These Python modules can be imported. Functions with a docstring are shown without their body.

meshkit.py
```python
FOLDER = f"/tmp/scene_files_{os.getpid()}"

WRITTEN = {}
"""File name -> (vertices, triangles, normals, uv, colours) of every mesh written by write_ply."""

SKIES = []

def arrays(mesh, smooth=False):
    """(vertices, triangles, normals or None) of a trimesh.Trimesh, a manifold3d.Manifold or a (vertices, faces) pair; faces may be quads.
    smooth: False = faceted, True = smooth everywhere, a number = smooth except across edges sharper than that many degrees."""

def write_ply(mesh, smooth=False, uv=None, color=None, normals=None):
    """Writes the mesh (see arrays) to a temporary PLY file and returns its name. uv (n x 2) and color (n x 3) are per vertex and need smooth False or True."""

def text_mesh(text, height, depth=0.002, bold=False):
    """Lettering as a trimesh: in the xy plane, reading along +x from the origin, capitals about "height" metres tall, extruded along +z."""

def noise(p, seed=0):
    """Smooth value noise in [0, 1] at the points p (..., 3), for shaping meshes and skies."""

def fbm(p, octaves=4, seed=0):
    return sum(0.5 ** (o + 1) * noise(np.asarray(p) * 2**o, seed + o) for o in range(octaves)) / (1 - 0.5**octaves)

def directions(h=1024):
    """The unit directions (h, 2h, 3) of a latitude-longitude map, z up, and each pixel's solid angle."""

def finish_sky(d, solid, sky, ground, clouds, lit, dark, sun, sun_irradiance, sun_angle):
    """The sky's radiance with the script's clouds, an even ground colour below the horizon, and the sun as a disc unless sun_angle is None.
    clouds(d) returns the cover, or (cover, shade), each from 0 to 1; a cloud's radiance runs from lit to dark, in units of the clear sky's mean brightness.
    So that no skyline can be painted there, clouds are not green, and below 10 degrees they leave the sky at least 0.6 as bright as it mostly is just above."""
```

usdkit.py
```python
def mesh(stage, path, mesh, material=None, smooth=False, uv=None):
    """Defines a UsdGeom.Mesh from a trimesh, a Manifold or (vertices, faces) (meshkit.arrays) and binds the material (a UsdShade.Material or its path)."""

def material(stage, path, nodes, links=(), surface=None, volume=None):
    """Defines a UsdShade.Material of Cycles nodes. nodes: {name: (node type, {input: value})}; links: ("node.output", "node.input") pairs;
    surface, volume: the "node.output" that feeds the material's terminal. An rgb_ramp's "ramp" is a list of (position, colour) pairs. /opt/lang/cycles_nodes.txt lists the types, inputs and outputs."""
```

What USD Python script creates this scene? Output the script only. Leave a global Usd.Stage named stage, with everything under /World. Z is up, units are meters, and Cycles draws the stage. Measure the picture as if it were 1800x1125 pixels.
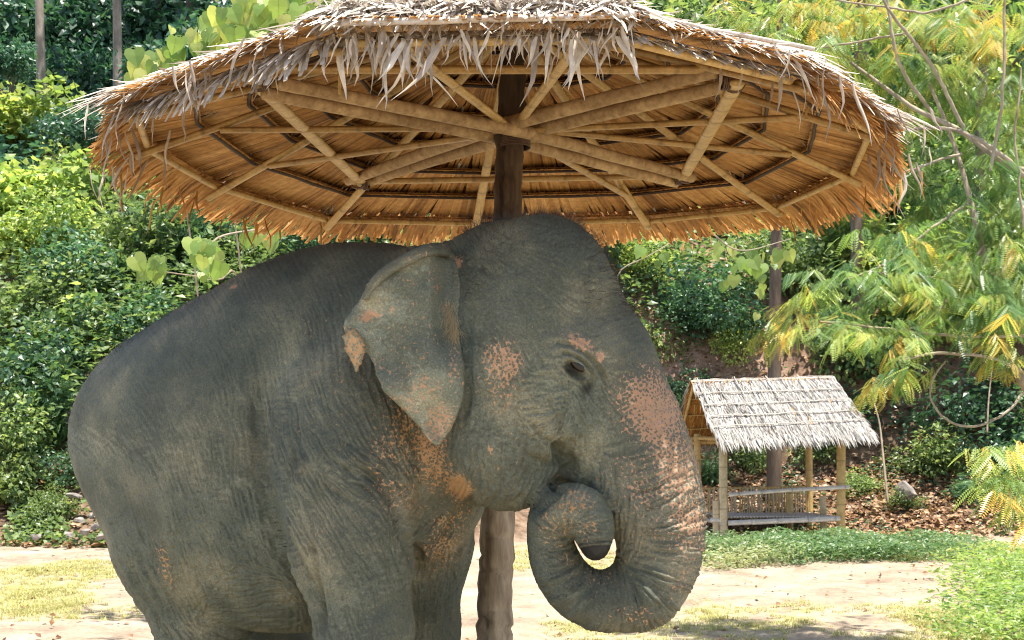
import math, numpy as np, trimesh, usdkit, meshkit
from pxr import Usd, UsdGeom, UsdLux, UsdShade, Gf, Sdf, Vt
from scipy.spatial import Delaunay, cKDTree
from scipy.ndimage import gaussian_filter
from shapely.geometry import Polygon, Point
import shapely

stage = Usd.Stage.CreateInMemory()
UsdGeom.SetStageUpAxis(stage, "Z")
UsdGeom.Xform.Define(stage, "/World")
UsdGeom.Scope.Define(stage, "/World/Looks")

# ---------------------------------------------------------------- camera, sky, sun, exposure
F = 2390.0                      # focal length in photo pixels (1800 wide)
HZ = 791.0                      # horizon row
EYE = 1.6
cam = UsdGeom.Camera.Define(stage, "/World/camera")
cam.AddTranslateOp().Set(Gf.Vec3d(0, 0, EYE))
cam.AddRotateXYZOp().Set(Gf.Vec3f(90, 0, 0))
cam.CreateHorizontalApertureAttr(36.0)
cam.CreateVerticalApertureAttr(22.5)
cam.CreateFocalLengthAttr(36.0 * F / 1800)
cam.CreateVerticalApertureOffsetAttr((HZ - 562.5) / 1800 * 36.0)
cam.CreateClippingRangeAttr(Gf.Vec2f(0.1, 1000))
cam.CreateFStopAttr(11.0)
cam.CreateFocusDistanceAttr(5.6)
cam.CreateExposureAttr(1.35)
SUN = np.array([0.16, -0.17, 1.0]); SUN /= np.linalg.norm(SUN)
dome = UsdLux.DomeLight.Define(stage, "/World/sky")
dome.GetPrim().SetCustomDataByKey("kind", "structure")
dome_mat = usdkit.material(stage, "/World/Looks/sky_look", {
    "sky": ("sky_texture", {"sky_type": "single_scattering", "sun_disc": False, "sun_elevation": float(np.arcsin(SUN[2])),
                            "sun_rotation": float(np.arctan2(SUN[0], SUN[1])), "aerosol_density": 1.6}),
    "bg": ("background_shader", {"strength": 0.11})}, [("sky.color", "bg.color")], surface="bg.background")
UsdShade.MaterialBindingAPI.Apply(dome.GetPrim()).Bind(dome_mat)
sun = UsdLux.DistantLight.Define(stage, "/World/sun")
sun.CreateIntensityAttr(1.25); sun.CreateAngleAttr(0.6); sun.CreateNormalizeAttr(True)
sun.CreateColorAttr(Gf.Vec3f(1.0, 0.95, 0.86))
_z = SUN; _x = np.cross([0, 1, 0], _z); _x /= np.linalg.norm(_x); _y = np.cross(_z, _x)
_m = Gf.Matrix4d(1.0)
for _i, _v in enumerate((_x, _y, _z)): _m.SetRow(_i, Gf.Vec4d(*map(float, _v), 0))
sun.AddTransformOp().Set(_m)

# ---------------------------------------------------------------- helpers
def E(px, py, d):
    """The point d metres in front of the lens that the photo shows at (px, py)."""
    return np.array([(px - 900) / F * d, d, EYE + (HZ - py) / F * d])

_names = {}
def numbered(parent, name):
    k = (parent, name); n = _names.get(k, 0); _names[k] = n + 1
    return f"{parent}/{name}" if n == 0 else f"{parent}/{name}_{n:03d}"

def pth(p): return p if isinstance(p, str) else str(p.GetPath())

def tag(o, label=None, cat=None, group=None, kind=None):
    p = o.GetPrim() if hasattr(o, "GetPrim") else o
    for k, v in (("label", label), ("category", cat), ("group", group), ("kind", kind)):
        if v: p.SetCustomDataByKey(k, v)
    return p

def thing(name, label=None, cat=None, loc=(0, 0, 0), rot=(0, 0, 0), sc=1.0, group=None, kind=None):
    x = UsdGeom.Xform.Define(stage, numbered("/World", name))
    x.AddTranslateOp().Set(Gf.Vec3d(*map(float, loc)))
    x.AddRotateXYZOp().Set(Gf.Vec3f(*map(float, rot)))
    s = (sc,) * 3 if np.ndim(sc) == 0 else sc
    x.AddScaleOp().Set(Gf.Vec3f(*map(float, s)))
    return tag(x, label, cat, group, kind)

def copy_of(src, loc, rot=(0, 0, 0), sc=1.0, label=None, cat=None, group=None):
    o = thing(src.GetName().split("_0")[0], label, cat or src.GetCustomDataByKey("category"), loc, rot, sc, group)
    o.GetReferences().AddInternalReference(src.GetPath()); o.SetInstanceable(True)
    return o

class MB:
    """Collects triangles with one value per vertex (tint)."""
    def __init__(s): s.V, s.F, s.T, s.n = [], [], [], 0
    def add(s, v, f, t=0.5):
        v = np.asarray(v, float).reshape(-1, 3); f = np.asarray(f, int)
        if f.shape[1] == 4: f = np.vstack([f[:, [0, 1, 2]], f[:, [0, 2, 3]]])
        s.V.append(v); s.F.append(f + s.n); s.T.append(np.broadcast_to(np.asarray(t, float), (len(v),))); s.n += len(v)
        return s
    def arrays(s): return np.vstack(s.V), np.vstack(s.F), np.concatenate(s.T)

def put(name, mb, mat, parent="/World", smooth=False, attrs=None, label=None, cat=None, group=None, kind=None):
    if isinstance(mb, MB):
        v, f, t = mb.arrays(); attrs = {"tint": t, **(attrs or {})}
    else:
        v, f = mb[0], mb[1]
        if len(mb) > 2: attrs = {**mb[2], **(attrs or {})}
    if smooth not in (False, True): smooth = True
    m = usdkit.mesh(stage, numbered(pth(parent), name), (v, f), mat, smooth)
    api = UsdGeom.PrimvarsAPI(m)
    for k, a in (attrs or {}).items():
        api.CreatePrimvar(k, Sdf.ValueTypeNames.FloatArray, "vertex").Set(Vt.FloatArray.FromNumpy(np.asarray(a, np.float32)))
    return tag(m, label, cat, group, kind)

def nrm(v): return v / np.maximum(np.linalg.norm(v, axis=-1, keepdims=True), 1e-12)

def tube(points, radii, sides=10, cap=True, flat=1.0, upv=(0, 0, 1)):
    p = np.asarray(points, float); n = len(p)
    r = np.broadcast_to(np.asarray(radii, float), (n,))
    t = nrm(np.gradient(p, axis=0))
    up = np.asarray(upv, float)
    if abs(np.dot(t[0], up)) > 0.95 and abs(np.dot(t.mean(0), up)) > 0.8: up = np.array([1.0, 0, 0])
    a = nrm(np.cross(t, up)); b = np.cross(a, t)
    ang = np.arange(sides) * 2 * np.pi / sides
    v = p[:, None] + r[:, None, None] * (np.cos(ang)[None, :, None] * a[:, None] + flat * np.sin(ang)[None, :, None] * b[:, None])
    i, j = np.meshgrid(np.arange(n - 1), np.arange(sides), indexing="ij")
    q = np.stack([i * sides + j, i * sides + (j + 1) % sides, (i + 1) * sides + (j + 1) % sides, (i + 1) * sides + j], -1).reshape(-1, 4)
    v = v.reshape(-1, 3); f = np.vstack([q[:, [0, 1, 2]], q[:, [0, 2, 3]]])
    if cap:
        k = len(v); v = np.vstack([v, p[:1], p[-1:]])
        jj = np.arange(sides)
        f = np.vstack([f, np.stack([np.full(sides, k), (jj + 1) % sides, jj], 1),
                       np.stack([np.full(sides, k + 1), (n - 1) * sides + jj, (n - 1) * sides + (jj + 1) % sides], 1)])
    return v, f

def spline(pts, n):
    """Catmull-Rom through pts, n samples."""
    p = np.asarray(pts, float)
    if len(p) == 2: return p[0] + np.linspace(0, 1, n)[:, None] * (p[1] - p[0])
    q = np.vstack([2 * p[0] - p[1], p, 2 * p[-1] - p[-2]])
    u = np.linspace(0, len(p) - 1 - 1e-9, n); i = u.astype(int); t = (u - i)[:, None]
    a, b, c, d = q[i], q[i + 1], q[i + 2], q[i + 3]
    return 0.5 * (2 * b + (c - a) * t + (2 * a - 5 * b + 4 * c - d) * t**2 + (3 * b - 3 * c + d - a) * t**3)

def bamboo(p0, p1, r, node=0.28, flat=1.0, bend=0.0, rng=None, sides=10, upv=(0, 0, 1), bulge=1.05):
    p0, p1 = np.asarray(p0, float), np.asarray(p1, float); L = np.linalg.norm(p1 - p0)
    s, rr, nd = [0.0], [r], [0.0]; k = node * (rng.uniform(.2, .9) if rng is not None else .6)
    while k < L - .03:
        for ds, m, q in ((-.022, 1.0, 0), (-.012, bulge, .35), (-.002, .97, 1.0), (.006, bulge * .99, .8), (.016, 1.02, .0)):
            s.append(k + ds); rr.append(r * m); nd.append(q)
        k += node * (rng.uniform(.85, 1.15) if rng is not None else 1)
    s.append(L); rr.append(r); nd.append(0.0)
    s = np.array(s) / L; o = np.argsort(s); s = np.clip(s[o], 0, 1); rr = np.array(rr)[o]; nd = np.array(nd)[o]
    p = p0 + s[:, None] * (p1 - p0) + bend * np.sin(np.pi * s)[:, None] * np.array([0, 0, 1.0])
    v, f = tube(p, rr, sides, True, flat, upv)
    return v, f, {"node": np.concatenate([np.repeat(nd, sides), [0, 0]])}

def rod(p0, p1, r0, r1=None, rng=None, wob=0.0, n=8, sides=8):
    p = spline([p0, p1], n); r1 = r0 if r1 is None else r1
    if rng is not None: p[1:-1] += rng.normal(0, wob, (n - 2, 3))
    return tube(p, np.linspace(r0, r1, n), sides)

def mat(name, nodes, links, surface): return usdkit.material(stage, f"/World/Looks/{name}", nodes, links, surface=surface)
# ---------------------------------------------------------------- materials
def leaf_mat(name, dark, mid, light, trans=0.4, rough=0.38, spec=0.55, dead=None):
    """Leaf colours along the vertex value "tint", shifted a little from plant to plant."""
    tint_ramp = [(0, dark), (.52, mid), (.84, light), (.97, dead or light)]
    return mat(name, {
        "t": ("attribute", {"attribute": "tint"}), "o": ("object_info", {}),
        "r": ("rgb_ramp", {"ramp": tint_ramp}),
        "mr": ("map_range", {"from_min": 0.0, "from_max": 1.0, "to_min": 0.8, "to_max": 1.2}),
        "h": ("hsv", {"hue": 0.5, "saturation": 1.0, "fac": 1.0}),
        "p": ("principled_bsdf", {"roughness": rough, "specular_ior_level": spec}),
        "g": ("mix", {"mix_type": "multiply", "fac": 1.0, "color2": (1.12, 1.15, 0.75)}),
        "tr": ("translucent_bsdf", {}), "m": ("mix_closure", {"fac": trans})},
        [("t.fac", "r.fac"), ("o.random", "mr.value"), ("mr.result", "h.value"), ("r.color", "h.color"), ("h.color", "p.base_color"),
         ("h.color", "g.color1"), ("g.color", "tr.color"), ("p.BSDF", "m.closure1"), ("tr.BSDF", "m.closure2")], "m.closure")

M_shrub = leaf_mat("shrub_leaf", (.06, .115, .045), (.17, .25, .085), (.37, .44, .15), trans=.5)
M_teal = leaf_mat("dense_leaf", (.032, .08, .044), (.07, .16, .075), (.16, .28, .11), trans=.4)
M_bright = leaf_mat("bright_leaf", (.11, .20, .06), (.27, .38, .10), (.48, .54, .15), trans=.55)
M_heart = leaf_mat("heart_leaf", (.13, .23, .06), (.26, .36, .10), (.48, .50, .16), trans=.55)
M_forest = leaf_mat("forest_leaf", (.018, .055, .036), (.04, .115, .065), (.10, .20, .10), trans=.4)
M_frond = leaf_mat("frond_leaf", (.055, .15, .055), (.17, .28, .075), (.42, .46, .11), trans=.5, dead=(.62, .40, .09))
M_cover = leaf_mat("cover_leaf", (.09, .19, .07), (.19, .31, .12), (.46, .48, .24), trans=.45)
M_grass = leaf_mat("grass_blade", (.24, .25, .085), (.43, .41, .18), (.60, .53, .30), trans=.4, spec=.2)
M_litter = leaf_mat("dry_leaf", (.09, .045, .022), (.27, .145, .075), (.48, .31, .18), trans=.15, spec=.3)

def wood(name, c0, c1, scale=(30, 30, 3), rough=.7, bump=.4, dist=.004, spec=.3):
    return mat(name, {
        "g": ("geometry", {}), "mp": ("mapping", {"scale": scale}),
        "n": ("noise_texture", {"scale": 1.0, "detail": 5.0, "roughness": .65}), "n2": ("noise_texture", {"scale": 3.0, "detail": 3.0}),
        "r": ("rgb_ramp", {"ramp": [(.3, c0), (.7, c1)]}), "mx": ("mix", {"mix_type": "multiply", "fac": .55}),
        "r2": ("rgb_ramp", {"ramp": [(.35, (.5, .47, .42)), (.6, (1, 1, 1))]}),
        "b": ("bump", {"strength": bump, "distance": dist}), "p": ("principled_bsdf", {"roughness": rough, "specular_ior_level": spec})},
        [("g.position", "mp.vector"), ("mp.vector", "n.vector"), ("g.position", "n2.vector"), ("n.fac", "r.fac"), ("r.color", "mx.color1"),
         ("n2.fac", "r2.fac"), ("r2.color", "mx.color2"), ("mx.color", "p.base_color"), ("n.fac", "b.height"), ("b.normal", "p.normal")], "p.BSDF")

M_post_dark = wood("dark_post", (.035, .022, .013), (.12, .075, .045), (28, 28, 2.2), bump=.9, dist=.01)
M_post_pale = wood("weathered_post", (.14, .10, .07), (.52, .43, .31), (18, 18, 3.0), bump=.7, dist=.006)
M_log = wood("log_bark", (.26, .16, .075), (.56, .40, .22), (26, 26, 26), bump=.3, dist=.002)
M_log_dark = wood("log_bark_dark", (.05, .03, .018), (.17, .11, .06), (24, 24, 24), bump=.4)
M_bamboo = wood("bamboo_yellow", (.30, .19, .065), (.46, .32, .13), (9, 9, 9), rough=.45, bump=.15, dist=.001, spec=.45)
M_bamboo_dark = wood("bamboo_brown", (.20, .115, .035), (.34, .215, .075), (9, 9, 9), rough=.5, bump=.15, dist=.001)
M_bamboo_pale = wood("bamboo_pale", (.34, .25, .15), (.55, .44, .29), (10, 10, 10), rough=.5, bump=.2, dist=.002)
M_bamboo_grey = wood("bamboo_grey", (.36, .31, .27), (.56, .50, .44), (10, 10, 10), rough=.6, bump=.2, dist=.002)
M_trunk = wood("tree_bark", (.07, .05, .035), (.19, .14, .10), (10, 10, 2.5), bump=.8, dist=.02)
M_trunk_pale = wood("pale_bark", (.20, .16, .12), (.36, .30, .24), (10, 10, 2.5), bump=.5, dist=.02)
M_twig = wood("twig_bark", (.20, .16, .11), (.40, .33, .24), (12, 12, 12), bump=.4)

def cane(name, c0, c1, rough=.45, spec=.45):
    return mat(name, {
        "g": ("geometry", {}), "mp": ("mapping", {"scale": (9, 9, 9)}), "n": ("noise_texture", {"scale": 1.0, "detail": 5.0, "roughness": .65}), "n2": ("noise_texture", {"scale": 60.0, "detail": 3.0}),
        "r": ("rgb_ramp", {"ramp": [(.3, c0), (.7, c1)]}), "nd": ("attribute", {"attribute": "node"}), "mx": ("mix", {"color2": tuple(.32 * a for a in c0)}), "nm": ("math", {"math_type": "multiply", "value2": .5}),
        "r2": ("rgb_ramp", {"ramp": [(.35, (.75, .72, .66)), (.6, (1.05, 1.05, 1.05))]}), "m2": ("mix", {"mix_type": "multiply", "fac": .7}),
        "b": ("bump", {"strength": .15, "distance": .002}), "p": ("principled_bsdf", {"roughness": rough, "specular_ior_level": spec})},
        [("g.position", "mp.vector"), ("mp.vector", "n.vector"), ("g.position", "n2.vector"), ("n.fac", "r.fac"), ("r.color", "m2.color1"), ("n2.fac", "r2.fac"), ("r2.color", "m2.color2"), ("m2.color", "mx.color1"), ("nd.fac", "nm.value1"), ("nm.value", "mx.fac"), ("mx.color", "p.base_color"),
         ("n2.fac", "b.height"), ("b.normal", "p.normal")], "p.BSDF")
M_bamboo = cane("cane_yellow", (.36, .225, .075), (.56, .39, .16))
M_bamboo_dark = cane("cane_brown", (.26, .15, .05), (.44, .28, .10))
M_bamboo_pale = cane("cane_pale", (.36, .27, .15), (.58, .46, .29), .5)
M_bamboo_grey = cane("cane_grey", (.38, .33, .28), (.58, .52, .45), .6, .3)

def straw(name, ramp, trans=.2, rough=.6, spec=.3):
    return mat(name, {
        "t": ("attribute", {"attribute": "tint"}), "r": ("rgb_ramp", {"ramp": ramp}),
        "g": ("geometry", {}), "n": ("noise_texture", {"scale": 26.0, "detail": 3.0}),
        "r2": ("rgb_ramp", {"ramp": [(.3, (.72, .68, .62)), (.65, (1.1, 1.1, 1.1))]}), "mx": ("mix", {"mix_type": "multiply", "fac": .8}),
        "p": ("principled_bsdf", {"roughness": rough, "specular_ior_level": spec}), "tr": ("translucent_bsdf", {}), "m": ("mix_closure", {"fac": trans})},
        [("t.fac", "r.fac"), ("g.position", "n.vector"), ("n.fac", "r2.fac"), ("r.color", "mx.color1"), ("r2.color", "mx.color2"),
         ("mx.color", "p.base_color"), ("mx.color", "tr.color"), ("p.BSDF", "m.closure1"), ("tr.BSDF", "m.closure2")], "m.closure")

M_straw_in = straw("thatch_inner", [(0, (.14, .06, .018)), (.4, (.50, .255, .078)), (1, (.78, .49, .20))], trans=.25)
M_straw_out = straw("thatch_weathered", [(0, (.16, .12, .09)), (.4, (.42, .36, .30)), (1, (.72, .67, .60))], trans=.2)
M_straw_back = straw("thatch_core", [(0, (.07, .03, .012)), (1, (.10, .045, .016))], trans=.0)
M_straw_grey = straw("thatch_grey", [(0, (.08, .072, .066)), (.4, (.26, .245, .225)), (1, (.54, .52, .49))], trans=.1)
M_rope = straw("lashing", [(0, (.05, .03, .02)), (1, (.14, .08, .05))], trans=0)

# elephant skin: attributes pale (bare pink skin showing), warm (how orange it is), stain (wet dark skin), tone, ws (place along the trunk)
def skin(name):
    N = {
        "g": ("geometry", {}),
        "pale": ("attribute", {"attribute": "pale"}), "warm": ("attribute", {"attribute": "warm"}),
        "stain": ("attribute", {"attribute": "stain"}), "tone": ("attribute", {"attribute": "tone"}),
        "nL": ("noise_texture", {"scale": 3.2, "detail": 4.0, "roughness": .6}),
        "rL": ("rgb_ramp", {"ramp": [(.30, (.054, .066, .050)), (.5, (.098, .106, .075)), (.68, (.190, .178, .116))]}),
        "nF": ("noise_texture", {"scale": 140.0, "detail": 3.0, "roughness": .7}),
        "rF": ("rgb_ramp", {"ramp": [(.34, (.66, .68, .69)), (.52, (1, 1, 1)), (.70, (1.55, 1.50, 1.38))]}),
        "mF": ("mix", {"mix_type": "multiply", "fac": .9}),
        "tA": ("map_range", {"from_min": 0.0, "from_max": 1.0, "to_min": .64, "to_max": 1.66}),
        "tB": ("combine_color", {}), "mT": ("mix", {"mix_type": "multiply", "fac": 1.0}),
        "nS": ("noise_texture", {"scale": 85.0, "detail": 3.0, "roughness": .6}),
        "nP": ("mix_vector", {"fac": .012}),
        "vo": ("voronoi_texture", {"feature": "f1", "scale": 88.0, "randomness": 1.0}),
        "rad": ("map_range", {"from_min": 0.0, "from_max": 1.0, "to_min": 1.12, "to_max": .24}),
        "nD": ("noise_texture", {"scale": 16.0, "detail": 2.0}), "nW": ("math", {"math_type": "multiply_add", "value2": .45, "value3": -.225}), "nV": ("math", {"math_type": "multiply_add", "value2": .28, "value3": -.14}),
        "s1": ("math", {"math_type": "add"}), "s2": ("math", {"math_type": "add"}), "sd": ("math", {"math_type": "subtract"}),
        "pm": ("map_range", {"range_type": "smoothstep", "from_min": -.10, "from_max": .15, "to_min": 0.0, "to_max": .95, "clamp": True}),
        "pinks": ("mix", {"color1": (.46, .27, .16), "color2": (.42, .245, .105)}),
        "mx": ("mix", {}), "mS": ("mix", {"color2": (.012, .011, .010)}),
        "vc": ("voronoi_texture", {"feature": "distance_to_edge", "scale": 78.0, "randomness": 1.0}),
        "vr": ("map_range", {"range_type": "smoothstep", "from_min": 0.0, "from_max": .14, "to_min": 0.0, "to_max": 1.0, "clamp": True}),
        "hb": ("math", {"math_type": "multiply_add", "value2": .7}), "dis": ("mix_vector", {"fac": .03}),
        "b": ("bump", {"strength": .55, "distance": .0042}),
        "soft": ("math", {"math_type": "multiply", "value2": .12}), "pmx": ("math", {"math_type": "maximum"}),
        "rg": ("map_range", {"from_min": 0.0, "from_max": 1.0, "to_min": .62, "to_max": .3}),
        "p": ("principled_bsdf", {"roughness": .62, "specular_ior_level": .35})}
    L = [("g.position", "nL.vector"), ("nL.fac", "rL.fac"), ("g.position", "nF.vector"), ("nF.fac", "rF.fac"), ("rL.color", "mF.color1"), ("rF.color", "mF.color2"),
         ("tone.fac", "tA.value"), ("tA.result", "tB.r"), ("tA.result", "tB.g"), ("tA.result", "tB.b"), ("mF.color", "mT.color1"), ("tB.color", "mT.color2"),
         ("g.position", "nS.vector"), ("g.position", "nD.vector"), ("g.position", "nP.a"), ("nS.color", "nP.b"), ("nP.result", "vo.vector"), ("pale.fac", "rad.value"),
         ("nS.fac", "nW.value1"), ("nD.fac", "nV.value1"), ("vo.distance", "s1.value1"), ("nW.value", "s1.value2"), ("s1.value", "s2.value1"), ("nV.value", "s2.value2"), ("s2.value", "sd.value1"), ("rad.result", "sd.value2"), ("sd.value", "pm.value"), ("warm.fac", "pinks.fac"), ("mT.color", "mx.color1"), ("pinks.color", "mx.color2"), ("pale.fac", "soft.value1"), ("pm.result", "pmx.value1"), ("soft.value", "pmx.value2"), ("pmx.value", "mx.fac"),
         ("mx.color", "mS.color1"), ("stain.fac", "mS.fac"), ("mS.color", "p.base_color"), ("stain.fac", "rg.value"), ("rg.result", "p.roughness"),
         ("nF.color", "dis.b"), ("g.position", "dis.a"), ("dis.result", "vc.vector"), ("vc.distance", "vr.value"), ("vr.result", "hb.value3"), ("nF.fac", "hb.value1"),
         ("hb.value", "b.height"), ("b.normal", "p.normal")]
    return mat(name, N, L, "p.BSDF")
M_skin = skin("elephant_skin")
M_eye = mat("wet_eye", {"p": ("principled_bsdf", {"base_color": (.006, .004, .003), "roughness": .22})}, [], "p.BSDF")
M_hair = mat("coarse_hair", {"p": ("principled_bsdf", {"base_color": (.030, .020, .016), "roughness": .6})}, [], "p.BSDF")
M_hair_pale = mat("pale_hair", {"p": ("principled_bsdf", {"base_color": (.42, .32, .17), "roughness": .6})}, [], "p.BSDF")
# ---------------------------------------------------------------- ground and hillside
def sstep(x, a, b):
    t = np.clip((x - a) / (b - a), 0, 1); return t * t * (3 - 2 * t)
_PL = np.array([(-100, 0), (0, 0), (1.2, .55), (3.2, 2.5), (8, 5.4), (16, 8.6), (25, 13.5), (60, 40), (100, 62)], float)
_PR = np.array([(-100, 0), (0, 0), (2.4, .95), (3.5, 3.5), (4.2, 4.3), (6, 4.8), (14, 8.5), (25, 13.5), (60, 40), (100, 62)], float)
def height(x, y, rough=True):
    x, y = np.asarray(x, float), np.asarray(y, float)
    w = sstep(x, -1.5, 2.5); y0 = 19.2 + 1.7 * w + .5 * np.sin(x * .55) * .6
    s = y - y0
    base = .027 * np.clip(np.minimum(y, y0) - 10, 0, None)
    h = base + (1 - w) * np.interp(s, _PL[:, 0], _PL[:, 1]) + w * np.interp(s, _PR[:, 0], _PR[:, 1])
    if rough:
        p = np.stack([x, y, 0 * x], -1)
        h = h + (meshkit.fbm(p * .8, 4, 2) - .5) * (.05 + .55 * sstep(s, .3, 4)) + (meshkit.noise(p * 5, 9) - .5) * .03
    return h
def hp(px, d, lift=0.0):
    x = (px - 900) / F * d; return np.array([x, d, float(height(x, d)) + lift])

def land():
    xs = np.concatenate([np.linspace(-75, -9, 60), np.linspace(-8.8, 9, 260), np.linspace(9.3, 75, 60)])
    ys = np.concatenate([np.linspace(-25, 9.5, 40), np.linspace(9.6, 27, 330), np.linspace(27.3, 110, 110)])
    X, Y = np.meshgrid(xs, ys, indexing="ij"); Zz = height(X, Y)
    v = np.stack([X, Y, Zz], -1).reshape(-1, 3); i, j = np.meshgrid(np.arange(len(xs) - 1), np.arange(len(ys) - 1), indexing="ij")
    m = len(ys); f = np.stack([i * m + j, (i + 1) * m + j, (i + 1) * m + j + 1, i * m + j + 1], -1).reshape(-1, 4)
    f = np.vstack([f[:, [0, 1, 2]], f[:, [0, 2, 3]]])
    x, y = v[:, 0], v[:, 1]
    w = sstep(x, -1.5, 2.5); s = y - (19.2 + 1.7 * w + .3 * np.sin(x * .55))
    nz = meshkit.fbm(np.stack([x * .9, y * .55, 0 * x], 1), 4, 3)
    grass = grass_cover(x, y)
    slope = sstep(s, -.6, .4)
    M = mat("earth", {
        "g": ("geometry", {}), "gr": ("attribute", {"attribute": "grass"}), "sl": ("attribute", {"attribute": "slope"}), "bk": ("attribute", {"attribute": "bank"}),
        "n1": ("noise_texture", {"scale": 1.6, "detail": 6.0, "roughness": .65}), "n2": ("noise_texture", {"scale": 22.0, "detail": 4.0, "roughness": .7}), "n3": ("noise_texture", {"scale": 5.0, "detail": 6.0, "roughness": .7}),
        "sand": ("rgb_ramp", {"ramp": [(.3, (.195, .147, .105)), (.5, (.305, .24, .175)), (.7, (.405, .335, .255))]}),
        "turf": ("rgb_ramp", {"ramp": [(.3, (.19, .18, .075)), (.55, (.33, .30, .15)), (.75, (.46, .38, .25))]}),
        "soil": ("rgb_ramp", {"ramp": [(.3, (.05, .034, .022)), (.5, (.15, .10, .065)), (.72, (.28, .19, .13))]}),
        "clay": ("rgb_ramp", {"ramp": [(.3, (.10, .065, .045)), (.5, (.27, .17, .12)), (.7, (.42, .29, .22))]}),
        "fine": ("rgb_ramp", {"ramp": [(.3, (.72, .70, .66)), (.6, (1.05, 1.05, 1.05))]}),
        "add": ("math", {"math_type": "add"}), "sub": ("math", {"math_type": "subtract", "value2": .5}),
        "gm": ("map_range", {"range_type": "smoothstep", "from_min": .35, "from_max": .65, "to_min": 0.0, "to_max": 1.0, "clamp": True}),
        "m1": ("mix", {}), "m2": ("mix", {}), "m3": ("mix", {}), "m4": ("mix", {"mix_type": "multiply", "fac": .9}), "b": ("bump", {"strength": .6, "distance": .03}), "p": ("principled_bsdf", {"roughness": .92, "specular_ior_level": .15})},
        [("g.position", "n1.vector"), ("g.position", "n2.vector"), ("g.position", "n3.vector"), ("n1.fac", "sand.fac"), ("n3.fac", "turf.fac"), ("n3.fac", "soil.fac"), ("n3.fac", "clay.fac"),
         ("n3.fac", "sub.value1"), ("sub.value", "add.value1"), ("gr.fac", "add.value2"), ("add.value", "gm.value"), ("gm.result", "m1.fac"), ("sand.color", "m1.color1"), ("turf.color", "m1.color2"),
         ("sl.fac", "m2.fac"), ("m1.color", "m2.color1"), ("soil.color", "m2.color2"), ("bk.fac", "m3.fac"), ("m2.color", "m3.color1"), ("clay.color", "m3.color2"),
         ("m3.color", "m4.color1"), ("n2.fac", "fine.fac"), ("fine.color", "m4.color2"), ("m4.color", "p.base_color"), ("n2.fac", "b.height"), ("b.normal", "p.normal")], "p.BSDF")
    bank = w * sstep(s, 2.6, 3.2) * (1 - sstep(s, 6, 8)) * (1 - sstep(x, 4.5, 6.5))
    put("ground", (v, f), M, smooth=True, attrs={"grass": grass, "slope": slope, "bank": bank}, kind="structure")

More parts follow.
